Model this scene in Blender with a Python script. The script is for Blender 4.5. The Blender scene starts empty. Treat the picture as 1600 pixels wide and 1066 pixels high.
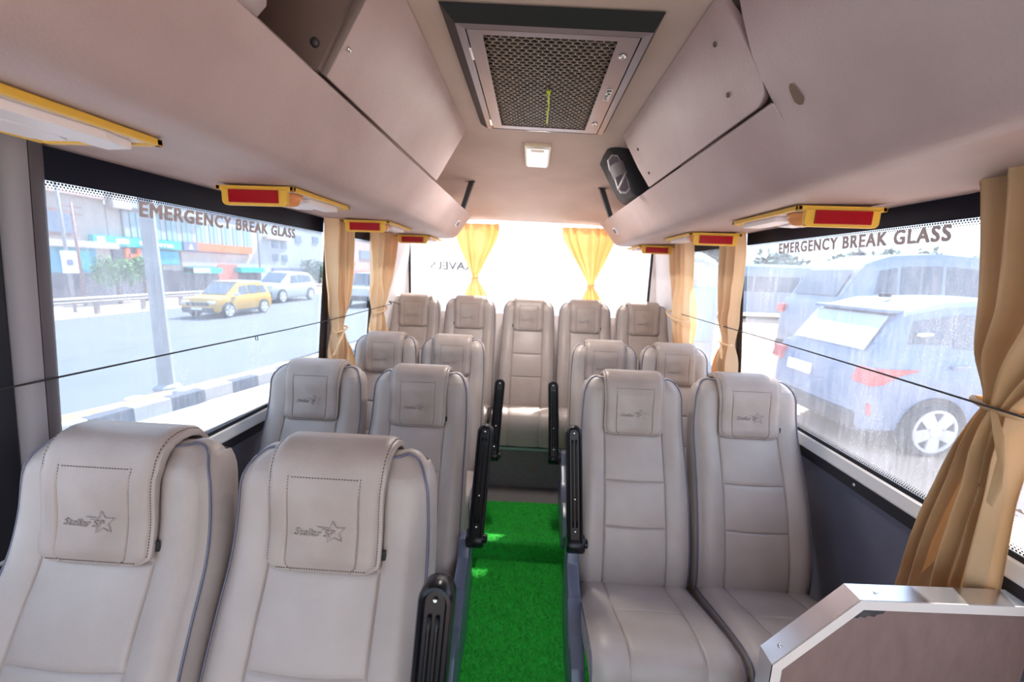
import bpy, bmesh, math, random
from mathutils import Vector, Matrix, noise as mnoise

SC = bpy.context.scene
COL = SC.collection
random.seed(7)
PI = math.pi

# ------------------------------------------------------------------ camera
cam_data = bpy.data.cameras.new('camera')
cam = bpy.data.objects.new('camera', cam_data)
COL.objects.link(cam)
dyv = Vector((32.0 / 620, -108.0 / 620, 1.0)).normalized()      # bus axis seen in camera space (right, down, forward)
ROLL = 0.043
dxv = Vector((1.0, ROLL, -(dyv.x + ROLL * dyv.y) / dyv.z)).normalized()
dzv = dxv.cross(dyv)
if dzv.y > 0:
    dzv = -dzv
Rm = Matrix((dxv, dyv, dzv))
right, down, fwd = Rm.col[0], Rm.col[1], Rm.col[2]
mw = Matrix.Identity(4)
for i in range(3):
    mw[i][0] = right[i]
    mw[i][1] = -down[i]
    mw[i][2] = -fwd[i]
mw[0][3], mw[1][3], mw[2][3] = 0.0, 0.0, 1.456
cam.matrix_world = mw
cam_data.sensor_width = 36.0
cam_data.lens = 620.0 / 1600 * 36
cam_data.clip_start = 0.02
cam_data.clip_end = 500
cam_data.dof.use_dof = True
cam_data.dof.focus_distance = 0.95
cam_data.dof.aperture_fstop = 3.2
SC.camera = cam

# ------------------------------------------------------------------ sky, sun, exposure
world = bpy.data.worlds.new('world')
SC.world = world
world.use_nodes = True
wn = world.node_tree
wn.nodes.clear()
w_out = wn.nodes.new('ShaderNodeOutputWorld')
w_bg = wn.nodes.new('ShaderNodeBackground')
w_tc = wn.nodes.new('ShaderNodeTexCoord')
w_sep = wn.nodes.new('ShaderNodeSeparateXYZ')
w_ramp = wn.nodes.new('ShaderNodeValToRGB')
w_ramp.color_ramp.elements[0].position = 0.0
w_ramp.color_ramp.elements[0].color = (0.84, 0.92, 1.0, 1)
w_ramp.color_ramp.elements[1].position = 0.7
w_ramp.color_ramp.elements[1].color = (0.55, 0.74, 1.0, 1)
wn.links.new(w_tc.outputs['Generated'], w_sep.inputs[0])
wn.links.new(w_sep.outputs['Z'], w_ramp.inputs[0])
wn.links.new(w_ramp.outputs[0], w_bg.inputs['Color'])
w_bg.inputs['Strength'].default_value = 1.0
wn.links.new(w_bg.outputs[0], w_out.inputs[0])

sun_data = bpy.data.lights.new('sun', 'SUN')
sun_data.energy = 6.5
sun_data.angle = 0.012
sun_data.color = (1.0, 0.94, 0.85)
sun = bpy.data.objects.new('sun', sun_data)
COL.objects.link(sun)
sun_dir = Vector((0.22, 0.80, 1.0)).normalized()                # towards the sun: high, to the right and behind the rear window
sun.rotation_euler = sun_dir.to_track_quat('Z', 'Y').to_euler()
sun.location = (6, 9, 14)

SC.view_settings.view_transform = 'Standard'
SC.view_settings.look = 'None'
SC.view_settings.gamma = 1.0
SC.view_settings.use_curve_mapping = False
SC.view_settings.exposure = 1.48
SC.cycles.max_bounces = 14
SC.cycles.diffuse_bounces = 8
SC.cycles.transparent_max_bounces = 24
SC.cycles.use_denoising = True

# ------------------------------------------------------------------ materials
def new_mat(name):
    m = bpy.data.materials.new(name)
    m.use_nodes = True
    nt = m.node_tree
    return m, nt, nt.nodes['Principled BSDF'], nt.nodes['Material Output']

def mat(name, col, rough=0.5, metal=0.0, var=0.0, vscale=6.0, bump=0.0, bscale=300.0, spec=0.5, stretch=None, col2=None, trans=0.0):
    m, nt, b, out = new_mat(name)
    b.inputs['Roughness'].default_value = rough
    b.inputs['Metallic'].default_value = metal
    b.inputs['Specular IOR Level'].default_value = spec
    c4 = (*col, 1)
    b.inputs['Base Color'].default_value = c4
    if var > 0 or bump > 0:
        tc = nt.nodes.new('ShaderNodeTexCoord')
        src = tc.outputs['Object']
        if stretch:
            mp = nt.nodes.new('ShaderNodeMapping')
            mp.inputs['Scale'].default_value = stretch
            nt.links.new(src, mp.inputs[0])
            src = mp.outputs[0]
    if var > 0:
        n = nt.nodes.new('ShaderNodeTexNoise')
        n.inputs['Scale'].default_value = vscale
        n.inputs['Detail'].default_value = 6
        nt.links.new(src, n.inputs['Vector'])
        mx = nt.nodes.new('ShaderNodeMix')
        mx.data_type = 'RGBA'
        c2 = col2 if col2 else tuple(c * (1 - var) for c in col)
        mx.inputs['A'].default_value = (*c2, 1)
        mx.inputs['B'].default_value = (*[min(1, c * (1 + var * 0.3)) for c in col], 1)
        rp = nt.nodes.new('ShaderNodeMapRange')
        rp.inputs['From Min'].default_value = 0.3
        rp.inputs['From Max'].default_value = 0.68
        nt.links.new(n.outputs['Fac'], rp.inputs[0])
        nt.links.new(rp.outputs[0], mx.inputs['Factor'])
        nt.links.new(mx.outputs['Result'], b.inputs['Base Color'])
    if bump > 0:
        n2 = nt.nodes.new('ShaderNodeTexNoise')
        n2.inputs['Scale'].default_value = bscale
        n2.inputs['Detail'].default_value = 3
        nt.links.new(src, n2.inputs['Vector'])
        bp = nt.nodes.new('ShaderNodeBump')
        bp.inputs['Strength'].default_value = bump
        bp.inputs['Distance'].default_value = 0.002
        nt.links.new(n2.outputs['Fac'], bp.inputs['Height'])
        nt.links.new(bp.outputs[0], b.inputs['Normal'])
    if trans > 0:
        tr = nt.nodes.new('ShaderNodeBsdfTranslucent')
        src_c = b.inputs['Base Color'].links
        if src_c:
            nt.links.new(src_c[0].from_socket, tr.inputs['Color'])
        else:
            tr.inputs['Color'].default_value = c4
        ms = nt.nodes.new('ShaderNodeMixShader')
        ms.inputs[0].default_value = trans
        nt.links.new(b.outputs[0], ms.inputs[1])
        nt.links.new(tr.outputs[0], ms.inputs[2])
        nt.links.new(ms.outputs[0], out.inputs['Surface'])
    return m

def glass_mat(name, dust=0.12, speck=0.2, tint=(0.93, 0.97, 1.0)):
    """clear pane with a film of road dust on it"""
    m, nt, b, out = new_mat(name)
    nt.nodes.remove(b)
    L = nt.links.new
    tr = nt.nodes.new('ShaderNodeBsdfTransparent')
    tr.inputs[0].default_value = (*tint, 1)
    df = nt.nodes.new('ShaderNodeBsdfDiffuse')
    df.inputs[0].default_value = (0.8, 0.82, 0.86, 1)
    tl = nt.nodes.new('ShaderNodeBsdfTranslucent')
    tl.inputs[0].default_value = (0.82, 0.84, 0.9, 1)
    a = nt.nodes.new('ShaderNodeMixShader')
    a.inputs[0].default_value = 0.7
    L(df.outputs[0], a.inputs[1]); L(tl.outputs[0], a.inputs[2])
    tc = nt.nodes.new('ShaderNodeTexCoord')
    mp = nt.nodes.new('ShaderNodeMapping')
    mp.inputs['Scale'].default_value = (90, 90, 6)
    L(tc.outputs['Object'], mp.inputs[0])
    n1 = nt.nodes.new('ShaderNodeTexNoise'); n1.inputs['Scale'].default_value = 1.0; n1.inputs['Detail'].default_value = 4
    L(mp.outputs[0], n1.inputs['Vector'])
    n2 = nt.nodes.new('ShaderNodeTexNoise'); n2.inputs['Scale'].default_value = 4.0; n2.inputs['Detail'].default_value = 3
    L(tc.outputs['Object'], n2.inputs['Vector'])
    vo = nt.nodes.new('ShaderNodeTexVoronoi'); vo.inputs['Scale'].default_value = 190.0
    L(tc.outputs['Object'], vo.inputs['Vector'])
    lt = nt.nodes.new('ShaderNodeMath'); lt.operation = 'LESS_THAN'; lt.inputs[1].default_value = 0.26
    L(vo.outputs['Distance'], lt.inputs[0])
    pr = nt.nodes.new('ShaderNodeMath'); pr.operation = 'MULTIPLY'
    L(n2.outputs['Fac'], pr.inputs[0]); L(n1.outputs['Fac'], pr.inputs[1])
    f1 = nt.nodes.new('ShaderNodeMath'); f1.operation = 'MULTIPLY'; f1.inputs[1].default_value = dust * 4
    L(pr.outputs[0], f1.inputs[0])
    f2 = nt.nodes.new('ShaderNodeMath'); f2.operation = 'MULTIPLY'; f2.inputs[1].default_value = speck
    L(lt.outputs[0], f2.inputs[0])
    f3 = nt.nodes.new('ShaderNodeMath'); f3.operation = 'MULTIPLY'
    L(f2.outputs[0], f3.inputs[0]); L(n2.outputs['Fac'], f3.inputs[1])
    ad = nt.nodes.new('ShaderNodeMath'); ad.operation = 'ADD'; ad.use_clamp = True
    L(f1.outputs[0], ad.inputs[0]); L(f3.outputs[0], ad.inputs[1])
    mx = nt.nodes.new('ShaderNodeMixShader')
    L(ad.outputs[0], mx.inputs[0]); L(tr.outputs[0], mx.inputs[1]); L(a.outputs[0], mx.inputs[2])
    gl = nt.nodes.new('ShaderNodeBsdfGlossy'); gl.inputs['Roughness'].default_value = 0.05
    m2 = nt.nodes.new('ShaderNodeMixShader'); m2.inputs[0].default_value = 0.03
    L(mx.outputs[0], m2.inputs[1]); L(gl.outputs[0], m2.inputs[2])
    L(m2.outputs[0], out.inputs['Surface'])
    return m

M = {}
M['leather'] = mat('seat_vinyl', (0.415, 0.365, 0.345), 0.38, var=0.10, vscale=5, bump=0.3, bscale=420, col2=(0.355, 0.30, 0.275))
M['leather_flap'] = mat('flap_vinyl', (0.395, 0.335, 0.31), 0.36, var=0.12, vscale=7, bump=0.3, bscale=420, col2=(0.325, 0.26, 0.23))
M['piping'] = mat('piping_vinyl', (0.11, 0.11, 0.16), 0.3)
M['thread'] = mat('stitch_thread', (0.10, 0.075, 0.065), 0.8)
M['emboss'] = mat('embossed_vinyl', (0.27, 0.225, 0.205), 0.5)
M['black_plastic'] = mat('black_plastic', (0.008, 0.008, 0.011), 0.25, spec=0.3)
M['blue_plastic'] = mat('seat_side_plastic', (0.10, 0.115, 0.17), 0.28)
M['dark_metal'] = mat('dark_painted_metal', (0.03, 0.03, 0.035), 0.45)
M['chrome'] = mat('chrome', (0.8, 0.8, 0.8), 0.18, 1.0)
M['strap'] = mat('black_webbing', (0.012, 0.012, 0.014), 0.7)
M['liner'] = mat('headliner_vinyl', (0.50, 0.395, 0.395), 0.5, var=0.15, vscale=3.5, bump=0.4, bscale=260, col2=(0.42, 0.31, 0.305))
M['roof_fabric'] = mat('roof_fabric', (0.64, 0.52, 0.475), 0.8, var=0.12, vscale=2.5, bump=0.3, bscale=180, col2=(0.54, 0.42, 0.37))
M['rack_dark'] = mat('rack_inner_board', (0.15, 0.11, 0.10), 0.6, var=0.15)
M['pillar'] = mat('pillar_vinyl', (0.25, 0.24, 0.27), 0.55, bump=0.2, bscale=300)
M['pillar_dark'] = mat('pillar_vinyl_darker', (0.085, 0.075, 0.09), 0.5, bump=0.2, bscale=300)
M['pillar_rear'] = mat('rear_pillar_trim', (0.80, 0.77, 0.78), 0.5, var=0.05)
M['wall'] = mat('side_wall_vinyl', (0.115, 0.125, 0.185), 0.45, var=0.12, bump=0.2, bscale=300)
M['trim_black'] = mat('black_rubber_trim', (0.012, 0.013, 0.02), 0.45)
M['frit'] = mat('black_glass_border', (0.006, 0.009, 0.022), 0.35, spec=0.15)
M['sill'] = mat('aluminium_sill', (0.78, 0.80, 0.83), 0.35, 0.35)
M['aluminium'] = mat('brushed_aluminium', (0.72, 0.74, 0.80), 0.22, 1.0, var=0.12, vscale=14)
M['alu_sun_tone'] = mat('sun_toned_aluminium', (0.90, 0.80, 0.74), 0.4, 0.15)  # sun reflection on the partition cheeks put into this pale peach colour
M['partition'] = mat('partition_vinyl', (0.26, 0.165, 0.145), 0.5, var=0.15, vscale=40, bump=0.5, bscale=70, stretch=(1, 1, 0.35))
M['peel'] = mat('peeled_backing', (0.07, 0.06, 0.065), 0.8, var=0.3, vscale=60)
M['carpet'] = mat('green_carpet_base', (0.01, 0.34, 0.028), 0.9, var=0.35, vscale=60, bump=0.6, bscale=350)
M['pile'] = mat('green_carpet_pile', (0.02, 0.58, 0.05), 0.8, var=0.3, vscale=30)
M['floor'] = mat('grey_floor_vinyl', (0.16, 0.15, 0.155), 0.55, var=0.25, vscale=120)
M['nosing'] = mat('pale_green_nosing', (0.28, 0.42, 0.36), 0.5)
M['yellow'] = mat('yellow_plastic', (0.78, 0.47, 0.06), 0.4)
M['yellow_pale'] = mat('pale_yellow_plastic', (0.80, 0.58, 0.20), 0.45)
M['red'] = mat('red_reflector', (0.36, 0.004, 0.012), 0.25)
M['white_plastic'] = mat('white_plastic', (0.80, 0.75, 0.78), 0.4)
M['added_glow_diffuser'] = mat('lamp_diffuser_added_glow', (0.85, 0.85, 0.88), 0.4)
M['added_glow_diffuser'].node_tree.nodes['Principled BSDF'].inputs['Emission Color'].default_value = (0.9, 0.92, 1.0, 1)
M['added_glow_diffuser'].node_tree.nodes['Principled BSDF'].inputs['Emission Strength'].default_value = 0.25  # glow added to the diffuser to go with the back-row fill light
M['amber'] = mat('amber_lens', (0.80, 0.33, 0.12), 0.2)
M['cream_lens'] = mat('cream_lens', (0.72, 0.64, 0.50), 0.3)
M['curtain'] = mat('beige_curtain', (0.95, 0.82, 0.62), 0.6, var=0.12, vscale=3, bump=0.2, bscale=500, col2=(0.92, 0.72, 0.48), trans=0.45)
M['curtain_gold'] = mat('gold_curtain', (0.96, 0.80, 0.54), 0.6, var=0.12, vscale=3, bump=0.2, bscale=500, col2=(0.95, 0.70, 0.38), trans=0.5)
M['curtain_tan'] = mat('tan_curtain', (0.60, 0.43, 0.26), 0.45, var=0.2, vscale=4, bump=0.25, bscale=500, col2=(0.57, 0.37, 0.19), trans=0.3)
M['cord'] = mat('black_cord', (0.01, 0.01, 0.012), 0.6)
M['letter'] = mat('grey_lettering', (0.60, 0.535, 0.56), 0.7)
M['letter_pale'] = mat('faded_lettering', (0.85, 0.83, 0.85), 0.7)
M['glass_left'] = glass_mat('dusty_glass_left', 0.155, 0.12)
M['glass_right'] = glass_mat('dusty_glass_right', 0.105, 0.24, (0.93, 0.96, 1.0))
M['glass_rear'] = glass_mat('dusty_glass_rear', 0.22, 0.1, (1.0, 1.0, 1.0))
M['ac_black'] = mat('black_ac_surround', (0.018, 0.017, 0.02), 0.4)
M['ac_panel'] = mat('grey_ac_panel', (0.24, 0.20, 0.22), 0.3, 0.5)
M['grille'] = mat('grey_perforated_sheet', (0.19, 0.155, 0.125), 0.4, 0.3)
M['void'] = mat('black_void', (0.006, 0.006, 0.007), 0.9)
M['ribbon'] = mat('lime_ribbon', (0.50, 0.62, 0.03), 0.5)
M['bag_white'] = mat('white_bag_cloth', (0.72, 0.64, 0.65), 0.8, bump=0.2, bscale=30)
M['bag_black'] = mat('black_bag_cloth', (0.012, 0.012, 0.018), 0.7)
M['sole'] = mat('sandal_sole', (0.16, 0.135, 0.175), 0.6)
M['sandal_strap'] = mat('grey_sandal_strap', (0.30, 0.27, 0.29), 0.5)
M['sandal_rim'] = mat('sandal_rim', (0.55, 0.52, 0.52), 0.5)
M['stain'] = mat('brown_stain', (0.20, 0.125, 0.085), 0.7)
# outdoors
M['asphalt'] = mat('asphalt', (0.095, 0.112, 0.14), 0.8, var=0.12, vscale=0.6)
M['dirt'] = mat('dry_dirt', (0.52, 0.36, 0.265), 0.95, var=0.25, vscale=0.9)
M['verge'] = mat('dry_verge', (0.30, 0.215, 0.12), 0.95, var=0.4, vscale=5, bump=0.6, bscale=12)
M['lot'] = mat('dusty_ground', (0.47, 0.375, 0.325), 0.95, var=0.2, vscale=1.5)
M['kerb_white'] = mat('white_kerb_paint', (0.42, 0.41, 0.40), 0.8, var=0.12, vscale=6)
M['kerb_black'] = mat('black_kerb_paint', (0.06, 0.07, 0.10), 0.8, var=0.2, vscale=6)
M['pole'] = mat('grey_lamp_post', (0.27, 0.29, 0.33), 0.6, var=0.2, vscale=4)
M['rail'] = mat('guard_rail_steel', (0.30, 0.25, 0.23), 0.6, var=0.2)
M['car_silver'] = mat('silver_blue_paint', (0.17, 0.24, 0.38), 0.3, 0.2)
M['car_silver_b'] = mat('pale_blue_paint', (0.20, 0.26, 0.36), 0.3, 0.2)
M['car_yellow'] = mat('yellow_paint', (0.50, 0.29, 0.045), 0.3)
M['car_white'] = mat('white_paint', (0.45, 0.46, 0.48), 0.3)
M['car_glass'] = mat('car_glass', (0.09, 0.12, 0.17), 0.08)
M['car_glass_pale'] = mat('pale_car_glass', (0.34, 0.44, 0.50), 0.15)
M['car_black'] = mat('black_cladding', (0.035, 0.04, 0.055), 0.6)
M['tyre'] = mat('tyre_rubber', (0.05, 0.055, 0.065), 0.8)
M['alloy'] = mat('alloy_wheel', (0.60, 0.58, 0.60), 0.4, 0.1)
M['tail'] = mat('red_tail_lamp', (0.45, 0.06, 0.07), 0.25)
M['head'] = mat('clear_head_lamp', (0.7, 0.72, 0.75), 0.15)
M['plate'] = mat('white_plate', (0.7, 0.7, 0.68), 0.5)
M['bw'] = mat('white_building', (0.446, 0.403, 0.396), 0.8, var=0.08)
M['bb'] = mat('blue_cladding', (0.245, 0.360, 0.418), 0.5)
M['bp'] = mat('pink_building', (0.446, 0.331, 0.317), 0.8)
M['bg'] = mat('pale_blue_building', (0.346, 0.389, 0.446), 0.8, var=0.06)
M['bwin'] = mat('building_window', (0.13, 0.18, 0.27), 0.2)
M['bframe'] = mat('brown_window_frame', (0.24, 0.15, 0.15), 0.7)
M['teal'] = mat('teal_sign', (0.02, 0.42, 0.47), 0.5)
M['orange'] = mat('orange_sign', (0.75, 0.16, 0.05), 0.5)
M['navy'] = mat('navy_sign', (0.14, 0.16, 0.30), 0.5)
M['sblue'] = mat('blue_shopfront', (0.05, 0.30, 0.48), 0.4)
M['sdark'] = mat('dark_shopfront', (0.09, 0.09, 0.12), 0.4)
M['sred'] = mat('red_shopfront', (0.45, 0.14, 0.11), 0.6)
M['swhite'] = mat('white_sign', (0.75, 0.75, 0.76), 0.5)
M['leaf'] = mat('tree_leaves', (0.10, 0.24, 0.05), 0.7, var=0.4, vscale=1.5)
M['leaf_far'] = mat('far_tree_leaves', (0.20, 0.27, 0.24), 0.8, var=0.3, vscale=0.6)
M['bark'] = mat('bark', (0.16, 0.11, 0.08), 0.9)

# ------------------------------------------------------------------ geometry helpers
class MB:
    def __init__(s):
        s.v = []; s.f = []
    def add(s, vs, fs):
        o = len(s.v)
        s.v += [tuple(p) for p in vs]
        s.f += [tuple(i + o for i in f) for f in fs]
        return s
    def box(s, c, d, rot=None):
        x, y, z = d[0] / 2, d[1] / 2, d[2] / 2
        p = [Vector((a * x, b * y, e * z)) for a in (-1, 1) for b in (-1, 1) for e in (-1, 1)]
        if rot is not None:
            p = [rot @ q for q in p]
        p = [q + Vector(c) for q in p]
        return s.add(p, [(0, 1, 3, 2), (4, 6, 7, 5), (0, 4, 5, 1), (2, 3, 7, 6), (0, 2, 6, 4), (1, 5, 7, 3)])
    def prism(s, poly, frame):
        """poly: 2-D points; frame(a, b, t) -> 3-D, t in 0..1"""
        n = len(poly)
        vs = [frame(a, b, 0) for a, b in poly] + [frame(a, b, 1) for a, b in poly]
        fs = [tuple(range(n))[::-1], tuple(range(n, 2 * n))]
        fs += [(i, (i + 1) % n, n + (i + 1) % n, n + i) for i in range(n)]
        return s.add(vs, fs)
    def grid(s, us, vs_, fn, flip=False):
        nu, nv = len(us), len(vs_)
        vs = [fn(u, v) for v in vs_ for u in us]
        fs = []
        for j in range(nv - 1):
            for i in range(nu - 1):
                q = (j * nu + i, j * nu + i + 1, (j + 1) * nu + i + 1, (j + 1) * nu + i)
                fs.append(q[::-1] if flip else q)
        return s.add(vs, fs)
    def tube(s, path, r, n=8, closed=False, caps=True):
        path = [Vector(p) for p in path]
        m = len(path)
        rs = r if isinstance(r, (list, tuple)) else [r] * m
        vs = []
        up0 = None
        for i, p in enumerate(path):
            a = path[(i - 1) % m] if (i > 0 or closed) else p
            b = path[(i + 1) % m] if (i < m - 1 or closed) else p
            t = (b - a).normalized()
            if up0 is None:
                up0 = Vector((0, 0, 1)) if abs(t.z) < 0.9 else Vector((1, 0, 0))
            side = t.cross(up0)
            if side.length < 1e-5:
                side = t.orthogonal()
            side.normalize()
            up0 = side.cross(t).normalized()
            for k in range(n):
                th = 2 * PI * k / n
                vs.append(p + rs[i] * (math.cos(th) * side + math.sin(th) * up0))
        fs = []
        for i in range(m if closed else m - 1):
            j = (i + 1) % m
            for k in range(n):
                k2 = (k + 1) % n
                fs.append((i * n + k, i * n + k2, j * n + k2, j * n + k))
        if caps and not closed:
            fs.append(tuple(range(n))[::-1])
            fs.append(tuple((m - 1) * n + k for k in range(n)))
        return s.add(vs, fs)
    def lathe(s, prof, c, ax, n=24):
        """prof: (radius, height) along axis ax from c"""
        ax = Vector(ax).normalized()
        e1 = ax.orthogonal().normalized(); e2 = ax.cross(e1)
        c = Vector(c)
        vs = []
        for r, h in prof:
            for k in range(n):
                th = 2 * PI * k / n
                vs.append(c + ax * h + r * (math.cos(th) * e1 + math.sin(th) * e2))
        fs = []
        for i in range(len(prof) - 1):
            for k in range(n):
                k2 = (k + 1) % n
                fs.append((i * n + k, i * n + k2, (i + 1) * n + k2, (i + 1) * n + k))
        fs.append(tuple(range(n))[::-1])
        fs.append(tuple((len(prof) - 1) * n + k for k in range(n)))
        return s.add(vs, fs)
    def mesh(s, name, m, smooth=False, bevel=0.0, angle=None):
        me = bpy.data.meshes.new(name)
        me.from_pydata(s.v, [], s.f)
        me.update()
        bm = bmesh.new(); bm.from_mesh(me)
        bmesh.ops.recalc_face_normals(bm, faces=bm.faces)
        if bevel > 0:
            es = [e for e in bm.edges if len(e.link_faces) == 2 and e.calc_face_angle(0) > 0.5]
            bmesh.ops.bevel(bm, geom=es, offset=bevel, segments=2, affect='EDGES', profile=0.6)
        bm.to_mesh(me); bm.free()
        if smooth:
            for p in me.polygons:
                p.use_smooth = True
            if angle:
                me.set_sharp_from_angle(angle=angle)
        me.materials.append(M[m])
        return me
    def build(s, name, m, parent=None, smooth=False, bevel=0.0, angle=None, loc=None):
        o = bpy.data.objects.new(name, s.mesh(name, m, smooth, bevel, angle))
        COL.objects.link(o)
        if parent:
            o.parent = parent
        if loc:
            o.location = loc
        return o

def inst(name, me, parent=None, loc=None):
    o = bpy.data.objects.new(name, me)
    COL.objects.link(o)
    if parent:
        o.parent = parent
    if loc is not None:
        o.location = loc
    return o

def tag(o, label=None, cat=None, group=None, kind=None):
    if label: o['label'] = label
    if cat: o['category'] = cat
    if group: o['group'] = group
    if kind: o['kind'] = kind
    return o

def thing(name, label, cat, loc=(0, 0, 0), rz=0.0, group=None, kind=None):
    o = bpy.data.objects.new(name, None)
    o.empty_display_size = 0.1
    COL.objects.link(o)
    o.location = loc
    o.rotation_euler = (0, 0, rz)
    return tag(o, label, cat, group, kind)

def text_mesh(name, txt, size, width=None, bold=0.0, space=1.0, shear=0.0, depth=0.0005, m='letter', mirror=False):
    """flat lettering in its own x-y plane, origin at its lower left"""
    cu = bpy.data.curves.new('lettering_curve', 'FONT')
    cu.body = txt
    cu.size = size
    cu.offset = bold
    cu.shear = shear
    cu.space_character = space
    cu.extrude = depth
    cu.resolution_u = 3
    ob = bpy.data.objects.new('lettering_tmp', cu)
    COL.objects.link(ob)
    bpy.context.view_layer.update()
    me = bpy.data.meshes.new_from_object(ob.evaluated_get(bpy.context.evaluated_depsgraph_get()))
    bpy.data.objects.remove(ob)
    xs = [v.co.x for v in me.vertices]
    x0, x1 = min(xs), max(xs)
    k = (width / (x1 - x0)) if width else 1.0
    for v in me.vertices:
        v.co.x = (v.co.x - x0) * k
    me.name = name
    me.materials.clear()
    me.materials.append(M[m])
    return me

def remap(me, fn):
    for v in me.vertices:
        v.co = fn(v.co)
    me.update()
    return me

def smoothstep(a, b, x):
    t = max(0.0, min(1.0, (x - a) / (b - a)))
    return t * t * (3 - 2 * t)

def interp(tab, x):
    if x <= tab[0][0]:
        return tab[0][1]
    for (a, ya), (b, yb) in zip(tab, tab[1:]):
        if x <= b:
            return ya + (yb - ya) * (x - a) / (b - a)
    return tab[-1][1]

def cr(tab, x):
    """smooth (Catmull-Rom) interpolation of a table"""
    if x <= tab[0][0]: return tab[0][1]
    if x >= tab[-1][0]: return tab[-1][1]
    for i in range(len(tab) - 1):
        if x <= tab[i + 1][0]:
            break
    p1, p2 = tab[i], tab[i + 1]
    p0 = tab[i - 1] if i > 0 else (2 * p1[0] - p2[0], 2 * p1[1] - p2[1])
    p3 = tab[i + 2] if i + 2 < len(tab) else (2 * p2[0] - p1[0], 2 * p2[1] - p1[1])
    h = p2[0] - p1[0]
    m1 = (p2[1] - p0[1]) / (p2[0] - p0[0]) * h
    m2 = (p3[1] - p1[1]) / (p3[0] - p1[0]) * h
    t = (x - p1[0]) / h
    return ((2 * t**3 - 3 * t**2 + 1) * p1[1] + (t**3 - 2 * t**2 + t) * m1 + (-2 * t**3 + 3 * t**2) * p2[1] + (t**3 - t**2) * m2)

# ------------------------------------------------------------------ bus shell
XC, HW, KW = -0.02, 1.026, 0.101
def wx(side, z, off=0.0):
    """x of the leaning side wall (side -1 left, +1 right) at height z"""
    return XC + side * (HW - KW * (z - 0.91) - off)

Y0, Y1 = -1.3, 3.12

# floor: aisle level, step up, rear platform
b = MB()
b.box((XC, (Y0 + 1.81) / 2, -0.03), (2.16, 1.81 - Y0, 0.06))
b.box((XC, (1.81 + Y1) / 2, 0.02), (2.16, Y1 - 1.81, 0.16))
floor = b.build('floor', 'floor', bevel=0.004)
tag(floor, 'grey speckled vinyl bus floor stepping up towards the rear', kind='structure')
b = MB()
b.box((XC, 2.335 + 0.4, 0.23), (2.12, 0.80, 0.26))
rp = b.build('rear_platform', 'floor', floor, bevel=0.003)
b = MB()
b.box((XC, 2.331, 0.368), (2.12, 0.03, 0.016))
b.build('step_nosing', 'nosing', floor, bevel=0.003)
b = MB()
b.prism([(0, 0), (0.02, 0.012), (0.028, 0.05), (0.014, 0.07), (0.006, 0.04)], lambda a, c, t: (0.045 + a, 2.334 - 0.0015 * t, 0.20 + c))
b.build('paint_chip', 'stain', floor)

# green carpet in the aisle
def carpet_path():
    return [(Y0, 0.012), (1.2, 0.012), (1.78, 0.012), (1.794, 0.02), (1.797, 0.06), (1.795, 0.10), (1.803, 0.113), (1.83, 0.114), (2.0, 0.113), (2.148, 0.112)]
cp = carpet_path()
b = MB()
xs = [-0.36 + 0.72 * i / 12 for i in range(13)]
b.grid(xs, list(range(len(cp))), lambda x, j: (x + XC + 0.02, cp[j][0] + 0.006 * math.sin(9 * x), cp[j][1]))
b.grid(xs, list(range(len(cp))), lambda x, j: (x + XC + 0.02, cp[j][0] + 0.006 * math.sin(9 * x) + 0.002, cp[j][1] - 0.010), flip=True)
carpet = tag(b.build('aisle_carpet', 'carpet', smooth=True), 'bright green artificial turf carpet running down the aisle and over the step', 'carpet')
rnd = random.Random(3)
pv, pf = [], []
def blade(x, y, z, nrm, h):
    a = rnd.uniform(0, 2 * PI); w = 0.0011
    lx, ly = rnd.gauss(0, 0.35), rnd.gauss(0, 0.35)
    up = Vector((lx, ly, 1)).normalized() * h if nrm == 'z' else Vector((lx, -1, ly)).normalized() * h
    e = Vector((math.cos(a), math.sin(a), 0)) * w if nrm == 'z' else Vector((math.cos(a), 0, math.sin(a))) * w
    p = Vector((x, y, z)); o = len(pv)
    pv.extend([p - e, p + e, p + up]); pf.append((o, o + 1, o + 2))
for _ in range(42000):
    blade(rnd.uniform(-0.35, 0.35), 0.85 + 0.94 * rnd.random() ** 1.0, 0.012, 'z', rnd.uniform(0.006, 0.012))
for _ in range(6000):
    blade(rnd.uniform(-0.33, 0.33), 1.797, rnd.uniform(0.015, 0.108), 'y', rnd.uniform(0.004, 0.008))
for _ in range(12000):
    blade(rnd.uniform(-0.33, 0.33), rnd.uniform(1.80, 2.15), 0.113, 'z', rnd.uniform(0.005, 0.010))
mb = MB(); mb.v = [tuple(p) for p in pv]; mb.f = pf
me = bpy.data.meshes.new('pile'); me.from_pydata(mb.v, [], mb.f); me.materials.append(M['pile'])
tag(inst('carpet_pile', me, carpet), kind='stuff')

# ceiling
def ceil_z(x, y):
    base = cr([(-2, 2.022), (1.0, 2.022), (1.75, 2.020), (2.2, 2.005), (2.55, 1.982), (2.85, 1.905), (3.14, 1.822)], y)
    fade = interp([(1.5, 1.0), (3.1, 0.5)], y)
    z = base - 0.0375 * x * fade
    ax = abs(x)
    if ax > 0.36:
        t = (ax - 0.36) / 0.66
        end = interp([(2.6, 1.68), (3.1, 1.70)], y)
        z = z + (end - z) * (t ** 1.8)
    return z
b = MB()
cxs = [XC + u * 1.02 for u in [-1, -0.93, -0.85, -0.75, -0.65, -0.55, -0.45, -0.36, -0.25, -0.1, 0.1, 0.25, 0.36, 0.45, 0.55, 0.65, 0.75, 0.85, 0.93, 1]]
cys = [Y0 + (Y1 - Y0) * j / 44 for j in range(45)]
b.grid(cxs, cys, lambda x, y: (x, y, ceil_z(x, y)), flip=True)
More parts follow.
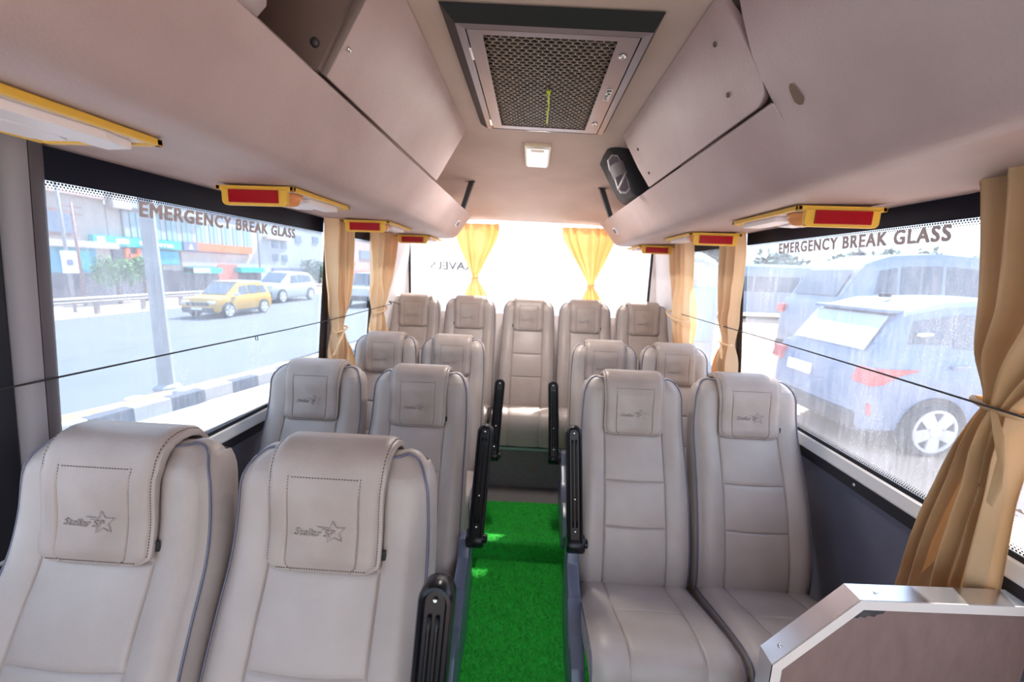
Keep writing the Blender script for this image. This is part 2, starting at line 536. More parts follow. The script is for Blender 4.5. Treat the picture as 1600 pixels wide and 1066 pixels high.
b.grid(cxs, cys, lambda x, y: (x, y, ceil_z(x, y) + 0.05))
ceiling = tag(b.build('ceiling', 'roof_fabric', smooth=True), 'beige padded bus roof lining curving down to the rear window', kind='structure')

# ---- side walls
WIN_Z = {-1: 0.882, 1: 0.918}
for side, nm in ((-1, 'left'), (1, 'right')):
    zs = WIN_Z[side]
    b = MB()
    zz = [0.0, 0.3, 0.55, zs - 0.085]
    ys = [Y0, Y1]
    b.prism([(0.0, 0.0), (zs - 0.08, 0.0), (zs - 0.08, -0.05), (0.0, -0.05)],
            lambda z, d, t: (wx(side, z, -0.028) - side * d, Y0 + (Y1 - Y0) * t, z))
    w = tag(b.build('wall_' + nm, 'wall'), 'dark grey vinyl wall panel below the %s hand windows' % nm, kind='structure')
    # black trim with screws, then the bright aluminium sill
    b = MB()
    b.prism([(zs - 0.088, 0.004), (zs - 0.048, 0.004), (zs - 0.048, -0.03), (zs - 0.088, -0.03)],
            lambda z, d, t: (wx(side, z, d), Y0 + (2.78 - Y0) * t, z))
    b.build('trim_strip', 'trim_black', w, bevel=0.002)
    b = MB()
    b.prism([(zs - 0.05, 0.005), (zs - 0.044, 0.007), (zs - 0.012, -0.001), (zs - 0.002, -0.012), (zs - 0.05, -0.03)],
            lambda z, d, t: (wx(side, z, d), Y0 + (2.78 - Y0) * t, z))
    b.build('sill_rail', 'sill', w, bevel=0.0015)
    for yy in (0.35, 0.72, 1.17, 1.62, 2.07, 2.5):
        b = MB()
        b.lathe([(0.0055, 0), (0.005, 0.002), (0.002, 0.003)], (wx(side, zs - 0.068, 0.004), yy, zs - 0.068), (-side, 0, 0), 10)
        b.build('screw', 'chrome', w, smooth=True)
    # outer skin below and the posts
    rear_trim = 'pillar_rear'
    def post(name, y0, y1, z0, z1, m, th, off=0.0, bev=0.004):
        q = MB()
        q.prism([(z0, 0), (z1, 0), (z1, th), (z0, th)], lambda z, d, t: (wx(side, z, off + d), y0 + (y1 - y0) * t, z))
        return q.build(name, m, w, bevel=bev)
    if side < 0:
        q = MB()
        pf = [(0.706, -0.01), (0.708, 0.012), (0.716, 0.026), (0.726, 0.032), (0.734, 0.033), (0.736, -0.01)]
        q.prism(pf, lambda y, d, t: (wx(side, zs - 0.05 + (1.75 - zs) * t, d), y, zs - 0.05 + (1.75 - zs) * t))
        q.build('pillar', 'pillar', w, smooth=True, angle=0.9)
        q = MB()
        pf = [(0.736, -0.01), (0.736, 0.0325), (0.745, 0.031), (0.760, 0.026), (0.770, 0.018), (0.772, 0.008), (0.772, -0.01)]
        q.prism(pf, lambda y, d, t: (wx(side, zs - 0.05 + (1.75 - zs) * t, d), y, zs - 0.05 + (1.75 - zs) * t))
        q.build('pillar_rear_half', 'pillar_dark', w, smooth=True, angle=0.9)  # rear half of the pillar, darker than the front half
        post('window_post', 0.64, 0.706, zs - 0.05, 1.70, 'trim_black', 0.006)
        post('window_post', 1.862, 1.925, zs - 0.05, 1.70, 'trim_black', 0.006)
        post('pillar', 1.925, 2.02, zs - 0.05, 1.70, 'pillar', 0.018)
        post('window_post', 2.44, 2.50, zs - 0.05, 1.70, 'trim_black', 0.004)
        post('rear_pillar', 2.50, 3.12, zs - 0.05, 1.72, rear_trim, 0.02)
    else:
        post('window_post', 1.852, 1.893, zs - 0.05, 1.70, 'trim_black', 0.006)
        post('pillar', 1.893, 1.985, zs - 0.05, 1.70, 'pillar', 0.018)
        post('window_post', 2.468, 2.51, zs - 0.05, 1.70, 'trim_black', 0.006)
        post('rear_pillar', 2.51, 3.12, zs - 0.05, 1.72, rear_trim, 0.02)
        post('window_post', -0.42, -0.34, zs - 0.05, 1.70, 'trim_black', 0.006)

dot_cache = {}
def dots(side, y0, y1, z0, rows, up, off):
    """rows of printed dots fading from the black glass border"""
    p = 0.0064
    q = MB()
    for r in range(rows):
        rad = 0.0026 - 0.0006 * r
        n = int((y1 - y0) / p)
        for i in range(n):
            y = y0 + (i + (0.5 if r % 2 else 0.0)) * p
            z = z0 + up * r * p * 0.82
            vs = []
            for k in range(6):
                th = PI / 3 * k
                zz = z + rad * math.sin(th)
                vs.append((wx(side, zz, off), y + rad * math.cos(th), zz))
            q.add(vs, [(0, 1, 2, 3, 4, 5)])
    return q

def side_window(idx, side, y0, y1, label, gm, letters=None, band=True):
    zs = WIN_Z[side]
    w = thing('window_%d' % idx, label, None, (0, 0, 0), kind='structure')
    b = MB()
    b.prism([(zs - 0.02, -0.012), (1.70, -0.012), (1.70, -0.017), (zs - 0.02, -0.017)], lambda z, d, t: (wx(side, z, d), y0 + (y1 - y0) * t, z))
    b.build('glass_pane', gm, w)
    b = MB()
    b.prism([(1.604, -0.006), (1.70, -0.006), (1.70, -0.0115), (1.604, -0.0115)], lambda z, d, t: (wx(side, z, d), y0 + (y1 - y0) * t, z))
    b.build('black_border', 'frit', w)
    b = MB()
    zb = zs + 0.006
    b.prism([(zs - 0.02, -0.006), (zb, -0.006), (zb, -0.0115), (zs - 0.02, -0.0115)], lambda z, d, t: (wx(side, z, d), y0 + (y1 - y0) * t, z))
    b.build('bottom_seal', 'trim_black', w)
    q = dots(side, y0, y1, 1.601, 3, -1, -0.0112)
    q.v += []
    tag(q.build('border_dots', 'frit', w), kind='stuff')
    tag(dots(side, y0, y1, zb + 0.003, 3, 1, -0.0112).build('border_dots', 'frit', w), kind='stuff')
    if letters:
        a, c = letters
        me = text_mesh('lettering', 'EMERGENCY BREAK GLASS', 0.0505, abs(c - a) - 0.0045, space=1.16)
        sgn = 1 if c > a else -1
        z0 = 1.5605
        q = MB()
        for ki, (dx, dz) in enumerate(((0, 0), (0.0012, 0), (0.0024, 0), (0.0036, 0), (0.0048, 0), (0.0024, 0.0016), (0.0024, -0.0016), (0.0044, 0.0014), (0.0004, -0.0014), (0.0008, 0.0014), (0.0044, -0.0014))):
            q.add([(wx(side, z0 + v.co.y + dz, -0.0105 + ki * 0.00006), a + sgn * (v.co.x + dx), z0 + v.co.y + dz) for v in me.vertices], [tuple(p.vertices) for p in me.polygons if p.normal.z > 0.5])
        me = q.mesh('lettering', 'letter')
        inst('lettering', me, w)
    return w

side_window(1, -1, 0.772, 1.862, 'large left window with grey emergency lettering', 'glass_left', (0.986, 1.648))
side_window(2, -1, 2.02, 2.44, 'small left rear window between two beige curtains', 'glass_left')
side_window(3, -1, Y0, 0.64, 'left front window behind the grey pillar', 'glass_left')
w4 = side_window(4, 1, -0.34, 1.852, 'large dusty right window with grey emergency lettering', 'glass_right', (1.626, 0.982))
side_window(5, 1, 1.985, 2.468, 'small right rear window between two beige curtains', 'glass_right')
# maker's mark printed low on the right hand glass
b = MB()
def rpt(y, z):
    return (wx(1, z, -0.0105), y, z)
b.add([rpt(0.795, 1.010), rpt(0.745, 1.010), rpt(0.745, 1.013), rpt(0.778, 1.0125), rpt(0.783, 1.018)], [(0, 1, 2, 3, 4)])
for k in range(4):
    z = 1.000 - 0.0062 * k
    for j in range(4 - (k > 1)):
        y = 0.793 - 0.011 * j
        b.add([rpt(y, z), rpt(y - 0.008, z), rpt(y - 0.008, z + 0.001), rpt(y, z + 0.001)], [(0, 1, 2, 3)])
for cy, cz, r in ((0.762, 0.990, 0.005), (0.762, 0.981, 0.0036)):
    n = 12
    vs = [rpt(cy + r * math.cos(2 * PI * i / n), cz + r * math.sin(2 * PI * i / n)) for i in range(n)] + \
         [rpt(cy + r * 0.7 * math.cos(2 * PI * i / n), cz + r * 0.7 * math.sin(2 * PI * i / n)) for i in range(n)]
    b.add(vs, [(i, (i + 1) % n, n + (i + 1) % n, n + i) for i in range(n)])
b.build('glass_mark', 'letter', w4)

# ---- rear wall and window
RX0, RX1, RZ0, RZ1 = -0.968, 0.905, 1.13, 1.835
b = MB()
b.box((XC, Y1, RZ0 / 2), (2.1, 0.04, RZ0))
rw = tag(b.build('wall_rear', 'pillar_rear'), 'pale rear wall of the bus under the rear window', kind='structure')
b = MB(); b.box((RX0 - 0.06, Y1, 1.45), (0.12, 0.05, 0.66)); b.build('rear_corner_post', 'pillar_rear', rw, bevel=0.008)
b = MB(); b.box((RX1 + 0.06, Y1, 1.45), (0.12, 0.05, 0.66)); b.build('rear_corner_post', 'pillar_rear', rw, bevel=0.008)
w6 = thing('window_6', 'wide bright rear window behind the back row', None, kind='structure')
b = MB(); b.box(((RX0 + RX1) / 2, Y1, 1.48), (RX1 - RX0, 0.005, 0.72)); b.build('glass_pane', 'glass_rear', w6)
for xx in (RX0 + 0.009, RX1 - 0.009):
    b = MB(); b.box((xx, Y1 - 0.008, 1.46), (0.018, 0.008, 0.68)); b.build('window_seal', 'trim_black', w6, bevel=0.002)
me = text_mesh('lettering', 'TRAVELS', 0.085, 0.40, bold=0.001, m='letter_pale')
remap(me, lambda co: Vector((-0.40 - co.x, Y1 + 0.004, 1.455 + co.y)))
inst('lettering', me, w6)

# ---- overhead luggage racks
RACK = {-1: [(-0.985, 1.669), (-0.80, 1.664), (-0.62, 1.659), (-0.572, 1.661), (-0.545, 1.668), (-0.525, 1.684), (-0.505, 1.708), (-0.47, 1.757), (-0.438, 1.803),
             (-0.430, 1.816), (-0.437, 1.825), (-0.456, 1.826), (-0.50, 1.812), (-0.90, 1.79), (-0.99, 1.79)],
        1: [(0.945, 1.655), (0.78, 1.650), (0.63, 1.646), (0.588, 1.648), (0.562, 1.655), (0.542, 1.670), (0.523, 1.694), (0.488, 1.740), (0.455, 1.778),
            (0.445, 1.790), (0.451, 1.798), (0.470, 1.799), (0.52, 1.785), (0.90, 1.77), (0.96, 1.77)]}
racks = {}
BULK = [(1.694, 0.523), (1.74, 0.487), (1.79, 0.4475), (1.85, 0.408), (1.92, 0.376), (2.02, 0.345)]
def bulk_x(z):
    return cr(BULK, z)
for side, nm in ((-1, 'left'), (1, 'right')):
    pts = RACK[side]
    yend = 2.785 if side < 0 else 2.82
    def lift(i, y):
        if side > 0 and i < 3:                     # the right liner sweeps up where it meets the front
            return (0.085 * smoothstep(0.95, 0.45, y)) * (1 - i / 3.0)
        return 0.0
    ys = [Y0, -0.6, 0.0, 0.3, 0.45, 0.55, 0.65, 0.75, 0.852, 0.853, 0.9, 0.95, 1.1, 1.4, 1.8, 2.2, 2.6, yend - 0.02, yend]
    b = MB()
    n = len(pts)
    vs = []
    for y in ys:
        for i, (x, z) in enumerate(pts):
            sh = 0.006 if y == yend else 0.0
            zz = z + lift(i, y)
            if side > 0 and y < 0.8525 and i >= 7:
                zz = [1.73, 1.76, 1.79, 1.83, 1.88, 1.94, 1.98, 2.02][i - 7]
                x = bulk_x(zz)
                if i == 14: x, zz = 0.96, 2.02
            cx, cz = side * 0.7, 1.72
            vs.append((x + (cx - x) * sh * 2, y, zz + (cz - zz) * sh * 2))
    fs = []
    for j in range(len(ys) - 1):
        for i in range(n):
            i2 = (i + 1) % n
            fs.append((j * n + i, j * n + i2, (j + 1) * n + i2, (j + 1) * n + i))
    fs.append(tuple(range(n))); fs.append(tuple((len(ys) - 1) * n + i for i in range(n)))
    b.add(vs, fs)
    r = b.build('luggage_rack', 'liner', smooth=True, angle=0.75)
    tag(r, 'beige vinyl overhead luggage rack along the %s side above the windows' % nm, 'luggage rack')
    racks[side] = r

# locker doors
def door_frame(side):
    lip = Vector((-0.434, 1.826)) if side < 0 else Vector((0.449, 1.799))
    top = Vector((-0.305, 2.033)) if side < 0 else Vector((0.345, 2.008))
    n = Vector((top.y - lip.y, -(top.x - lip.x))).normalized()
    if n.x * side > 0: n = -n                      # towards the aisle
    return lip, top, n
def locker(side, poly, label, th=0.016, name='locker_door', m='liner'):
    """poly in (y, t): t 0 at the lip, 1 at the roof"""
    lip, top, n = door_frame(side)
    q = MB()
    def fr(y, t, k):
        c = lip + (top - lip) * t + n * (th * (0.5 - k) if k else th * 0.5)
        c = lip + (top - lip) * t + n * (th * (0.5 - k))
        return (c.x, y, c.y)
    q.prism(poly, fr)
    o = q.build(name, m, racks[side], bevel=0.003)
    if label: o['label'] = label
    return o, fr
dl, frl = locker(-1, [(0.848, 0.01), (1.765, 0.01), (1.77, 0.12), (1.765, 1.0), (0.848, 1.0)], 'long closed locker door on the left')
arc = [(0.905 - 0.05 * math.sin(a) - 0.0, 0.19 - 0.18 * math.cos(a)) for a in [PI / 2 * k / 6 for k in range(7)]]
dr, frr = locker(1, arc + [(0.862, 0.4), (0.875, 0.7), (0.90, 1.0), (1.73, 1.0), (1.70, 0.4), (1.66, 0.01)], 'closed locker door on the right with a rounded front corner')
for (fr, par, lst) in ((frl, dl, [(0.868, 0.30)]), (frr, dr, [(0.96, 0.72), (0.975, 0.28), (1.62, 0.62), (1.60, 0.2)])):
    for y, t in lst:
        q = MB()
        lip, top, n = door_frame(-1 if par is dl else 1)
        q.lathe([(0.0055, 0), (0.005, 0.003), (0.0025, 0.006 if par is dl else 0.004)], fr(y, t, 0), (n.x, 0, n.y), 12)
        q.build('screw', 'chrome' if par is dl else 'rack_dark', par, smooth=True)
# edge board beside the left door
lip, top, n = door_frame(-1)
locker(-1, [(0.828, 0.0), (0.842, 0.0), (0.842, 1.0), (0.828, 1.0)], 'dark brown edge strip', th=0.024, name='edge_strip', m='rack_dark')
q = MB()
q.prism([(-0.425, 1.823), (-0.31, 2.03), (-0.95, 1.95), (-0.95, 1.80)], lambda x, z, t: (x, 0.815 + 0.012 * t, z))
dv = q.build('divider_board', 'rack_dark', racks[-1]); dv['label'] = 'dark brown upright board across the left rack'
q = MB(); q.lathe([(0.009, 0), (0.0085, 0.003), (0.006, 0.0055), (0.002, 0.007)], (-0.428, 0.815, 1.868), (0, -1, 0), 16)
q.build('rivet', 'dark_metal', dv, smooth=True)
q = MB()
vs = [(0.792 + 0.010 * math.cos(a) * (1.3 if math.sin(a) < 0 else 1), 1.782 + 0.017 * math.sin(a)) for a in [2 * PI * k / 12 for k in range(12)]]
q.add([(bulk_x(z) - 0.0015, y, z) for y, z in vs], [tuple(range(12))])
q.build('stain', 'stain', racks[1])
# small switch plates at the rear of each rack
for side in (-1, 1):
    q = MB()
    pts = RACK[side]
    a, c = Vector(pts[6]), Vector(pts[8])
    d = (c - a).normalized(); nn = Vector((d.y, -d.x))
    if nn.x * side > 0: nn = -nn
    mid = a + d * 0.038
    def fr(u, v, t, mid=mid, d=d, nn=nn):
        p = mid + d * v + nn * (0.006 * t - 0.001)
        return (p.x, 2.55 + u, p.y)
    q.prism([(-0.026, -0.022), (0.026, -0.022), (0.026, 0.022), (-0.026, 0.022)], fr)
    pl = q.build('switch_plate', 'pillar_rear', racks[side], bevel=0.0015)
    for u in (-0.013, 0.006):
        q = MB()
        def fr2(a_, v, t, mid=mid, d=d, nn=nn):
            p = mid + d * v + nn * (0.005 + 0.004 * t)
            return (p.x, 2.55 + a_, p.y)
        q.prism([(u - 0.007, -0.014), (u + 0.008, -0.014), (u + 0.008, 0.014), (u - 0.007, 0.014)], fr2)
        q.build('switch', 'sole', pl)
    # hanger bracket from the roof to the rack lip
    q = MB()
    x0, z0 = (-0.392, ceil_z(-0.392, 2.55)) if side < 0 else (0.392, ceil_z(0.392, 2.55))
    x1, z1 = (-0.455, 1.808) if side < 0 else (0.468, 1.79)
    q.add([(x0 - 0.016, 2.535, z0 + 0.01), (x0 + 0.016, 2.535, z0 + 0.01), (x1 + 0.014, 2.535, z1), (x1 - 0.014, 2.535, z1),
           (x0 - 0.016, 2.565, z0 + 0.01), (x0 + 0.016, 2.565, z0 + 0.01), (x1 + 0.014, 2.565, z1), (x1 - 0.014, 2.565, z1)],
          [(0, 1, 2, 3), (7, 6, 5, 4), (0, 4, 5, 1), (1, 5, 6, 2), (2, 6, 7, 3), (3, 7, 4, 0)])
    br = q.build('rack_bracket', 'dark_metal', racks[side], bevel=0.002)
    q = MB(); q.box((x0 + side * 0.02, 2.55, z0 - 0.003), (0.075, 0.022, 0.005)); q.build('foot_plate', 'dark_metal', br)

# things kept in the racks
q = MB()
us = [2 * PI * k / 20 for k in range(21)]
q.grid(us, [PI * j / 12 for j in range(13)],
       lambda a, c: (-0.578 + 0.172 * math.copysign(abs(math.sin(c) * math.cos(a)) ** 0.7, math.cos(a)) + 0.008 * math.sin(7 * a), 0.575 + 0.175 * math.copysign(abs(math.sin(c) * math.sin(a)) ** 0.7, math.sin(a)),
                     1.912 + 0.085 * math.copysign(abs(math.cos(c)) ** 0.7, math.cos(c)) + 0.006 * math.sin(5 * a + 3 * c)))
tag(q.build('white_bag', 'bag_white', smooth=True), 'white cloth bag lying in the open left luggage rack', 'bag')
q = MB()
def bagpt(a, c):
    e = lambda v: math.copysign(abs(v) ** 0.25, v)
    z = 1.925 + 0.125 * e(math.cos(c)) + 0.004 * math.sin(6 * a)
    return (0.575 + 0.22 * e(math.sin(c)) * e(math.cos(a)) - 0.62 * (z - 1.925), 2.02 + 0.15 * e(math.sin(c)) * e(math.sin(a)), z)
q.grid(us, [PI * j / 14 for j in range(15)], bagpt)
tag(q.build('black_bag', 'bag_black', smooth=True), 'black bag stuffed in the right luggage rack behind the sandal', 'bag')
def sandal(loc, rot, label):
    t = thing('sandal', label, 'sandal', loc)
    t.rotation_euler = rot
    out = [(0.0, -0.085), (0.022, -0.075), (0.026, -0.04), (0.022, 0.0), (0.028, 0.045), (0.022, 0.08), (0.0, 0.092), (-0.024, 0.078), (-0.030, 0.04), (-0.023, 0.0), (-0.026, -0.045), (-0.021, -0.075)]
    q = MB(); q.prism(out, lambda a, c, k: (a, c, -0.012 * k)); q.build('sole', 'sandal_rim', t, bevel=0.002)
    q = MB(); q.prism([(a * 0.82, c * 0.92) for a, c in out], lambda a, c, k: (a, c, 0.004 - 0.004 * k)); q.build('insole', 'sole', t)
    q = MB(); q.grid([-1 + k / 4 for k in range(9)], [-0.01, 0.045], lambda u, v: (u * 0.030, v, 0.004 + 0.024 * (1 - u * u)))
    q.grid([-1 + k / 4 for k in range(9)], [-0.01, 0.045], lambda u, v: (u * 0.032, v, 0.007 + 0.024 * (1 - u * u)))
    q.build('upper_strap', 'sandal_strap', t, smooth=True)
    q = MB(); q.tube([(u * 0.03 / 1.0, -0.03 + 0.03 * u, 0.008 + 0.02 * (1 - u * u)) for u in [-1 + k / 4 for k in range(9)]], 0.004, 6)
    q.build('back_strap', 'sandal_rim', t, smooth=True)
    return t
sandal((0.357, 1.838, 1.884), (PI / 2 - 0.1, -0.42, 0.0), 'grey strapped sandal wedged against the black bag in the right luggage rack')

# ------------------------------------------------------------------ seats
ZT = 1.088
YF = [(0.30, -0.178), (0.38, -0.182), (0.48, -0.170), (0.58, -0.142), (0.70, -0.097), (0.80, -0.048), (0.88, -0.006), (0.95, 0.016), (1.03, 0.03), (1.09, 0.045)]
WF = [(0.26, 0.197), (0.36, 0.199), (0.46, 0.2005), (0.56, 0.200), (0.66, 0.199), (0.76, 0.197), (0.86, 0.195), (0.95, 0.192), (1.03, 0.188), (1.09, 0.184)]
YB = [(0.26, -0.06), (0.5, -0.01), (0.8, 0.085), (1.0, 0.13), (1.09, 0.132)]
def half_w(z):
    w = cr(WF, z)
    rz, rx = 0.070, 0.046
    if z > ZT - rz:
        t = min(1.0, (z - (ZT - rz)) / rz)
        w -= rx * (1 - math.sqrt(max(0.0, 1 - t * t)))
    return w
SEAM_U = 0.56
HSEAM = [0.585, 0.735, 0.888]
def front_y(u, z, groove=True):
    y = cr(YF, z)
    e = abs(u)
    bol = math.exp(-((e - 0.77) / 0.14) ** 2)
    y -= 0.012 * bol * smoothstep(1.06, 0.85, z)
    y -= 0.006 * math.cos(u / SEAM_U * PI / 2) if e < SEAM_U else 0
    # edges roll back
    y += 0.020 * smoothstep(0.84, 1.0, e) ** 1.6
    y += 0.022 * smoothstep(ZT - 0.05, ZT, z) ** 1.5
    if groove:
        g = math.exp(-((e - SEAM_U) / 0.012) ** 2)
        if e < SEAM_U + 0.01:
            for hz in HSEAM[:4]:
                g = max(g, math.exp(-((z - hz) / 0.0026) ** 2))
            pill = 1.0
            zz = [0.31] + HSEAM + [1.09]
            for a, c in zip(zz, zz[1:]):
                if a <= z <= c:
                    pill = math.sin(PI * (z - a) / (c - a)) ** 0.5
            y -= 0.005 * pill * math.cos(u / SEAM_U * PI / 2) ** 0.5
        y += 0.0055 * g
    return y
def seat_meshes():
    R = {}
    us = []
    for k in range(29):
        us.append(-1 + 2 * k / 28)
    for s in (-1, 1):
        us += [s * (SEAM_U + d) for d in (-0.025, -0.012, 0, 0.012, 0.025)] + [s * 0.93, s * 0.965]
    us = sorted(set(round(u, 4) for u in us if -1 <= u <= 1))
    zs = [0.32 + (ZT - 0.32) * k / 50 for k in range(51)]
    for h in HSEAM:
        zs += [h - 0.006, h - 0.0026, h, h + 0.0026, h + 0.006]
    zs += [ZT - 0.03, ZT - 0.02, ZT - 0.01, ZT - 0.005, ZT - 0.002]
    zs = sorted(set(round(z, 4) for z in zs))
    b = MB()
    b.grid(us, zs, lambda u, z: (u * half_w(z), front_y(u, z), z))
    # boxing round the edge
    per = [(-1, z) for z in zs] + [(u, ZT) for u in us[1:-1]] + [(1, z) for z in zs[::-1]]
    def boxing(i, t):
        u, z = per[i]
        P = Vector((u * half_w(z), front_y(u, z, False), z))
        w = half_w(z)
        Bk = Vector((u * w * 0.95, cr(YB, z), z - (0.02 if z > ZT - 0.03 else 0)))
        p = P.lerp(Bk, t)
        corner = smoothstep(ZT - 0.085, ZT, z)
        out = Vector((u * (1 - corner * 0.6) if abs(u) == 1 else u * 0.3, 0, corner)).normalized() if (abs(u) == 1 or z >= ZT) else Vector((0, 0, 1))
        bulge = 0.012 * math.sin(PI * min(1, t * 1.02)) ** 0.7 if t < 1 else 0
        return p + out * bulge
    ts = [0, 0.08, 0.2, 0.38, 0.6, 0.8, 0.93, 1.0]
    b.grid(list(range(len(per))), ts, boxing)
    b.grid(us[::3] + [us[-1]], zs[::4] + [zs[-1]], lambda u, z: (u * half_w(z) * 0.95, cr(YB, z), z - (0.02 if z > ZT - 0.03 else 0)), flip=True)
    R['backrest'] = b.mesh('backrest', 'leather', True, angle=0.9)
    b = MB()
    path = [(u * half_w(z) * 1.004, front_y(u, z, False) - 0.001, z + (0.0015 if z >= ZT else 0)) for u, z in per]
    b.tube(path, 0.0027, 6)
    R['piping'] = b.mesh('piping', 'piping', True)
    # headrest flap draped over the top
    fp = []
    zz = 0.888
    while zz < 1.045:
        fp.append((front_y(0, zz, False) + 0.002, zz)); zz += 0.0102
    fp += [(0.036, 1.055), (0.041, 1.069), (0.050, 1.083), (0.063, 1.0925), (0.080, 1.097), (0.100, 1.0965), (0.118, 1.090), (0.130, 1.076), (0.136, 1.05), (0.136, 1.0), (0.134, 0.94)]
    acc = [0.0]
    for p, q in zip(fp, fp[1:]):
        acc.append(acc[-1] + math.dist(p, q))
    def nrm(i):
        a = fp[max(0, i - 1)]; c = fp[min(len(fp) - 1, i + 1)]
        t = Vector((c[0] - a[0], c[1] - a[1])).normalized()
        return Vector((-t.y, t.x))
    Lc = len(fp)
    def fw(i):
        w = 0.111 + 0.005 * smoothstep(0.1, 0.24, acc[i])
        r = 0.022
        if acc[i] < r:
            w -= r - math.sqrt(max(0, r * r - (r - acc[i]) ** 2))
        return w
    PU, PZ0 = 0.615, 1.044
    def fpt(u, i, k=0.0, groove=True):
        n = nrm(i); p = fp[i]
        e = abs(u)
        th = 0.016 * (1 - 0.55 * smoothstep(0.86, 1.0, e)) * (1 - 0.4 * smoothstep(0.02, 0.0, acc[i]))
        th += 0.006 * smoothstep(0.3, 1.0, acc[i] / 0.2) * smoothstep(0.34, 0.22, acc[i])
        if groove and p[1] < 1.05 and acc[i] < 0.22:
            if p[1] <= PZ0:
                th -= 0.0028 * math.exp(-((e - PU) / 0.014) ** 2)
            if e < PU:
                th -= 0.0024 * math.exp(-((p[1] - PZ0) / 0.003) ** 2)
                th += 0.003 * math.cos(u / PU * PI / 2) * smoothstep(0, 0.03, acc[i]) * smoothstep(PZ0, PZ0 - 0.02, p[1])
            th -= 0.0015 * math.exp(-((e - 0.945) / 0.012) ** 2)
        th = th * (1 - k)
        # edge wraps towards the seat with the bolsters
        return Vector((u * fw(i), p[0] + n.x * th, p[1] + n.y * th))
    fus = sorted(set([round(-1 + k / 12, 4) for k in range(25)] + [s * (PU + d) for s in (-1, 1) for d in (-0.028, -0.014, 0, 0.014, 0.028)] + [s * v for s in (-1, 1) for v in (0.93, 0.945, 0.96, 0.985)]))
    b = MB()
    idx = list(range(Lc))
    b.grid(fus, idx, lambda u, i: fpt(u, i))
    b.grid(fus[::2] + ([fus[-1]] if (len(fus) - 1) % 2 else []), idx, lambda u, i: fpt(u, i, 1.0) , flip=True)
    for s in (-1, 1):
        b.grid([0, 0.5, 1], idx, lambda k, i: fpt(s, i, k) + Vector((s * 0.0016 * math.sin(PI * k), 0, 0)), flip=(s < 0))
    b.grid(fus, [0, 0.5, 1], lambda u, k: fpt(u, 0, k) - Vector((0, 0, 0.0016 * math.sin(PI * k))))
    R['flap'] = b.mesh('headrest_flap', 'leather_flap', True, angle=1.1)
    # stitching
    b = MB()
    def at(u, s):
        for i in range(Lc - 1):
            if s <= acc[i + 1]:
                k = (s - acc[i]) / (acc[i + 1] - acc[i])
                return fpt(u, i, 0, True).lerp(fpt(u, i + 1, 0, True), k)
        return fpt(u, Lc - 1)
    def dash(p, q, lift=0.0009):
        d = (q - p); l = d.length
        if l < 1e-6: return
        d.normalize()
        n = Vector((0, -1, 0)); sd = d.cross(n)
        if sd.length < 1e-4: sd = Vector((1, 0, 0))
        sd.normalize(); n = sd.cross(d).normalized()
        if n.y > 0.3 or n.z < -0.5: n = -n
        w = 0.0008
        c = [p + sd * w, p - sd * w, q - sd * w, q + sd * w]
        b.add([v + n * lift for v in c] + [v - n * 0.001 for v in c], [(0, 1, 2, 3), (0, 1, 5, 4), (1, 2, 6, 5), (2, 3, 7, 6), (3, 0, 4, 7)])
    s = 0.006
    sm = acc[-1] - 0.09
    pz_s = None
    for i in range(Lc):
        if fp[i][1] >= PZ0:
            pz_s = acc[i]; break
    while s < sm:
        for sg in (-1, 1):
            i = min(range(Lc), key=lambda j: abs(acc[j] - s))
            if acc[i] > 0.018:
                dash(at(sg * 0.945, s), at(sg * 0.945, s + 0.0032))
            if s < pz_s:
                dash(at(sg * PU, s), at(sg * PU, s + 0.0028), 0.0005)
        s += 0.0052
    u = -0.86
    while u < 0.86:
        dash(at(u, 0.0055), at(u + 0.03, 0.0055))
        if abs(u) < PU - 0.03:
            dash(at(u, pz_s), at(u + 0.03, pz_s), 0.0008)
        u += 0.05
    R['stitch'] = b.mesh('stitching', 'thread')
    # embossed star and name
    tm = text_mesh('emblem', 'Stellar SP', 0.0185, 0.079, bold=0.00025, shear=0.28, depth=0.0003, m='emboss')
    def onflap(x, z, lift):
        i = min(range(Lc), key=lambda j: abs(fp[j][1] - z) if acc[j] < 0.2 else 9)
        a = fpt(x / 0.11, i, 0, True)
        return Vector((x, a.y - lift, z))
    bm = bmesh.new(); bm.from_mesh(tm)
    star = []
    cx, cz, tilt = 0.024, 0.968, 0.10
    for k in range(10):
        r = 0.0215 if k % 2 == 0 else 0.0098
        a = PI / 2 + tilt + k * PI / 5
        star.append(Vector((cx + r * math.cos(a) * 1.08, cz + r * math.sin(a))))
    def seg(p, q, w):
        d = (q - p).normalized(); n = Vector((-d.y, d.x)) * w
        return [p + n, p - n, q - n, q + n]
    extra = []
    for k in range(10):
        p, q = star[k], star[(k + 1) % 10]
        if k in (2,):      # the stroke behind the name is left open
            continue
        extra.append(seg(p, q, 0.0008))
    extra.append(seg(Vector((cx - 0.031, cz + 0.0095)), star[1], 0.0009))
    bm.free()
    vs, fs = [], []
    for v in tm.vertices:
        x, z = v.co.x - 0.052, 0.9595 + v.co.y
        vs.append(onflap(x, z, 0.0022 + v.co.z))
    for p in tm.polygons:
        fs.append(tuple(p.vertices))
    bb = MB(); bb.add(vs, fs)
    for q4 in extra:
        bb.add([onflap(p.x, p.y, 0.0023) for p in q4], [(0, 1, 2, 3)])
    R['emblem'] = bb.mesh('emblem', 'emboss')
    # cushion
    cpth = [(-0.135, 0.372), (-0.17, 0.384), (-0.22, 0.398), (-0.28, 0.418), (-0.34, 0.437), (-0.40, 0.455), (-0.45, 0.468), (-0.49, 0.475), (-0.52, 0.475), (-0.545, 0.466), (-0.562, 0.445), (-0.570, 0.415), (-0.570, 0.375), (-0.562, 0.325), (-0.548, 0.262)]
    NS = 40
    tl = [0.0]
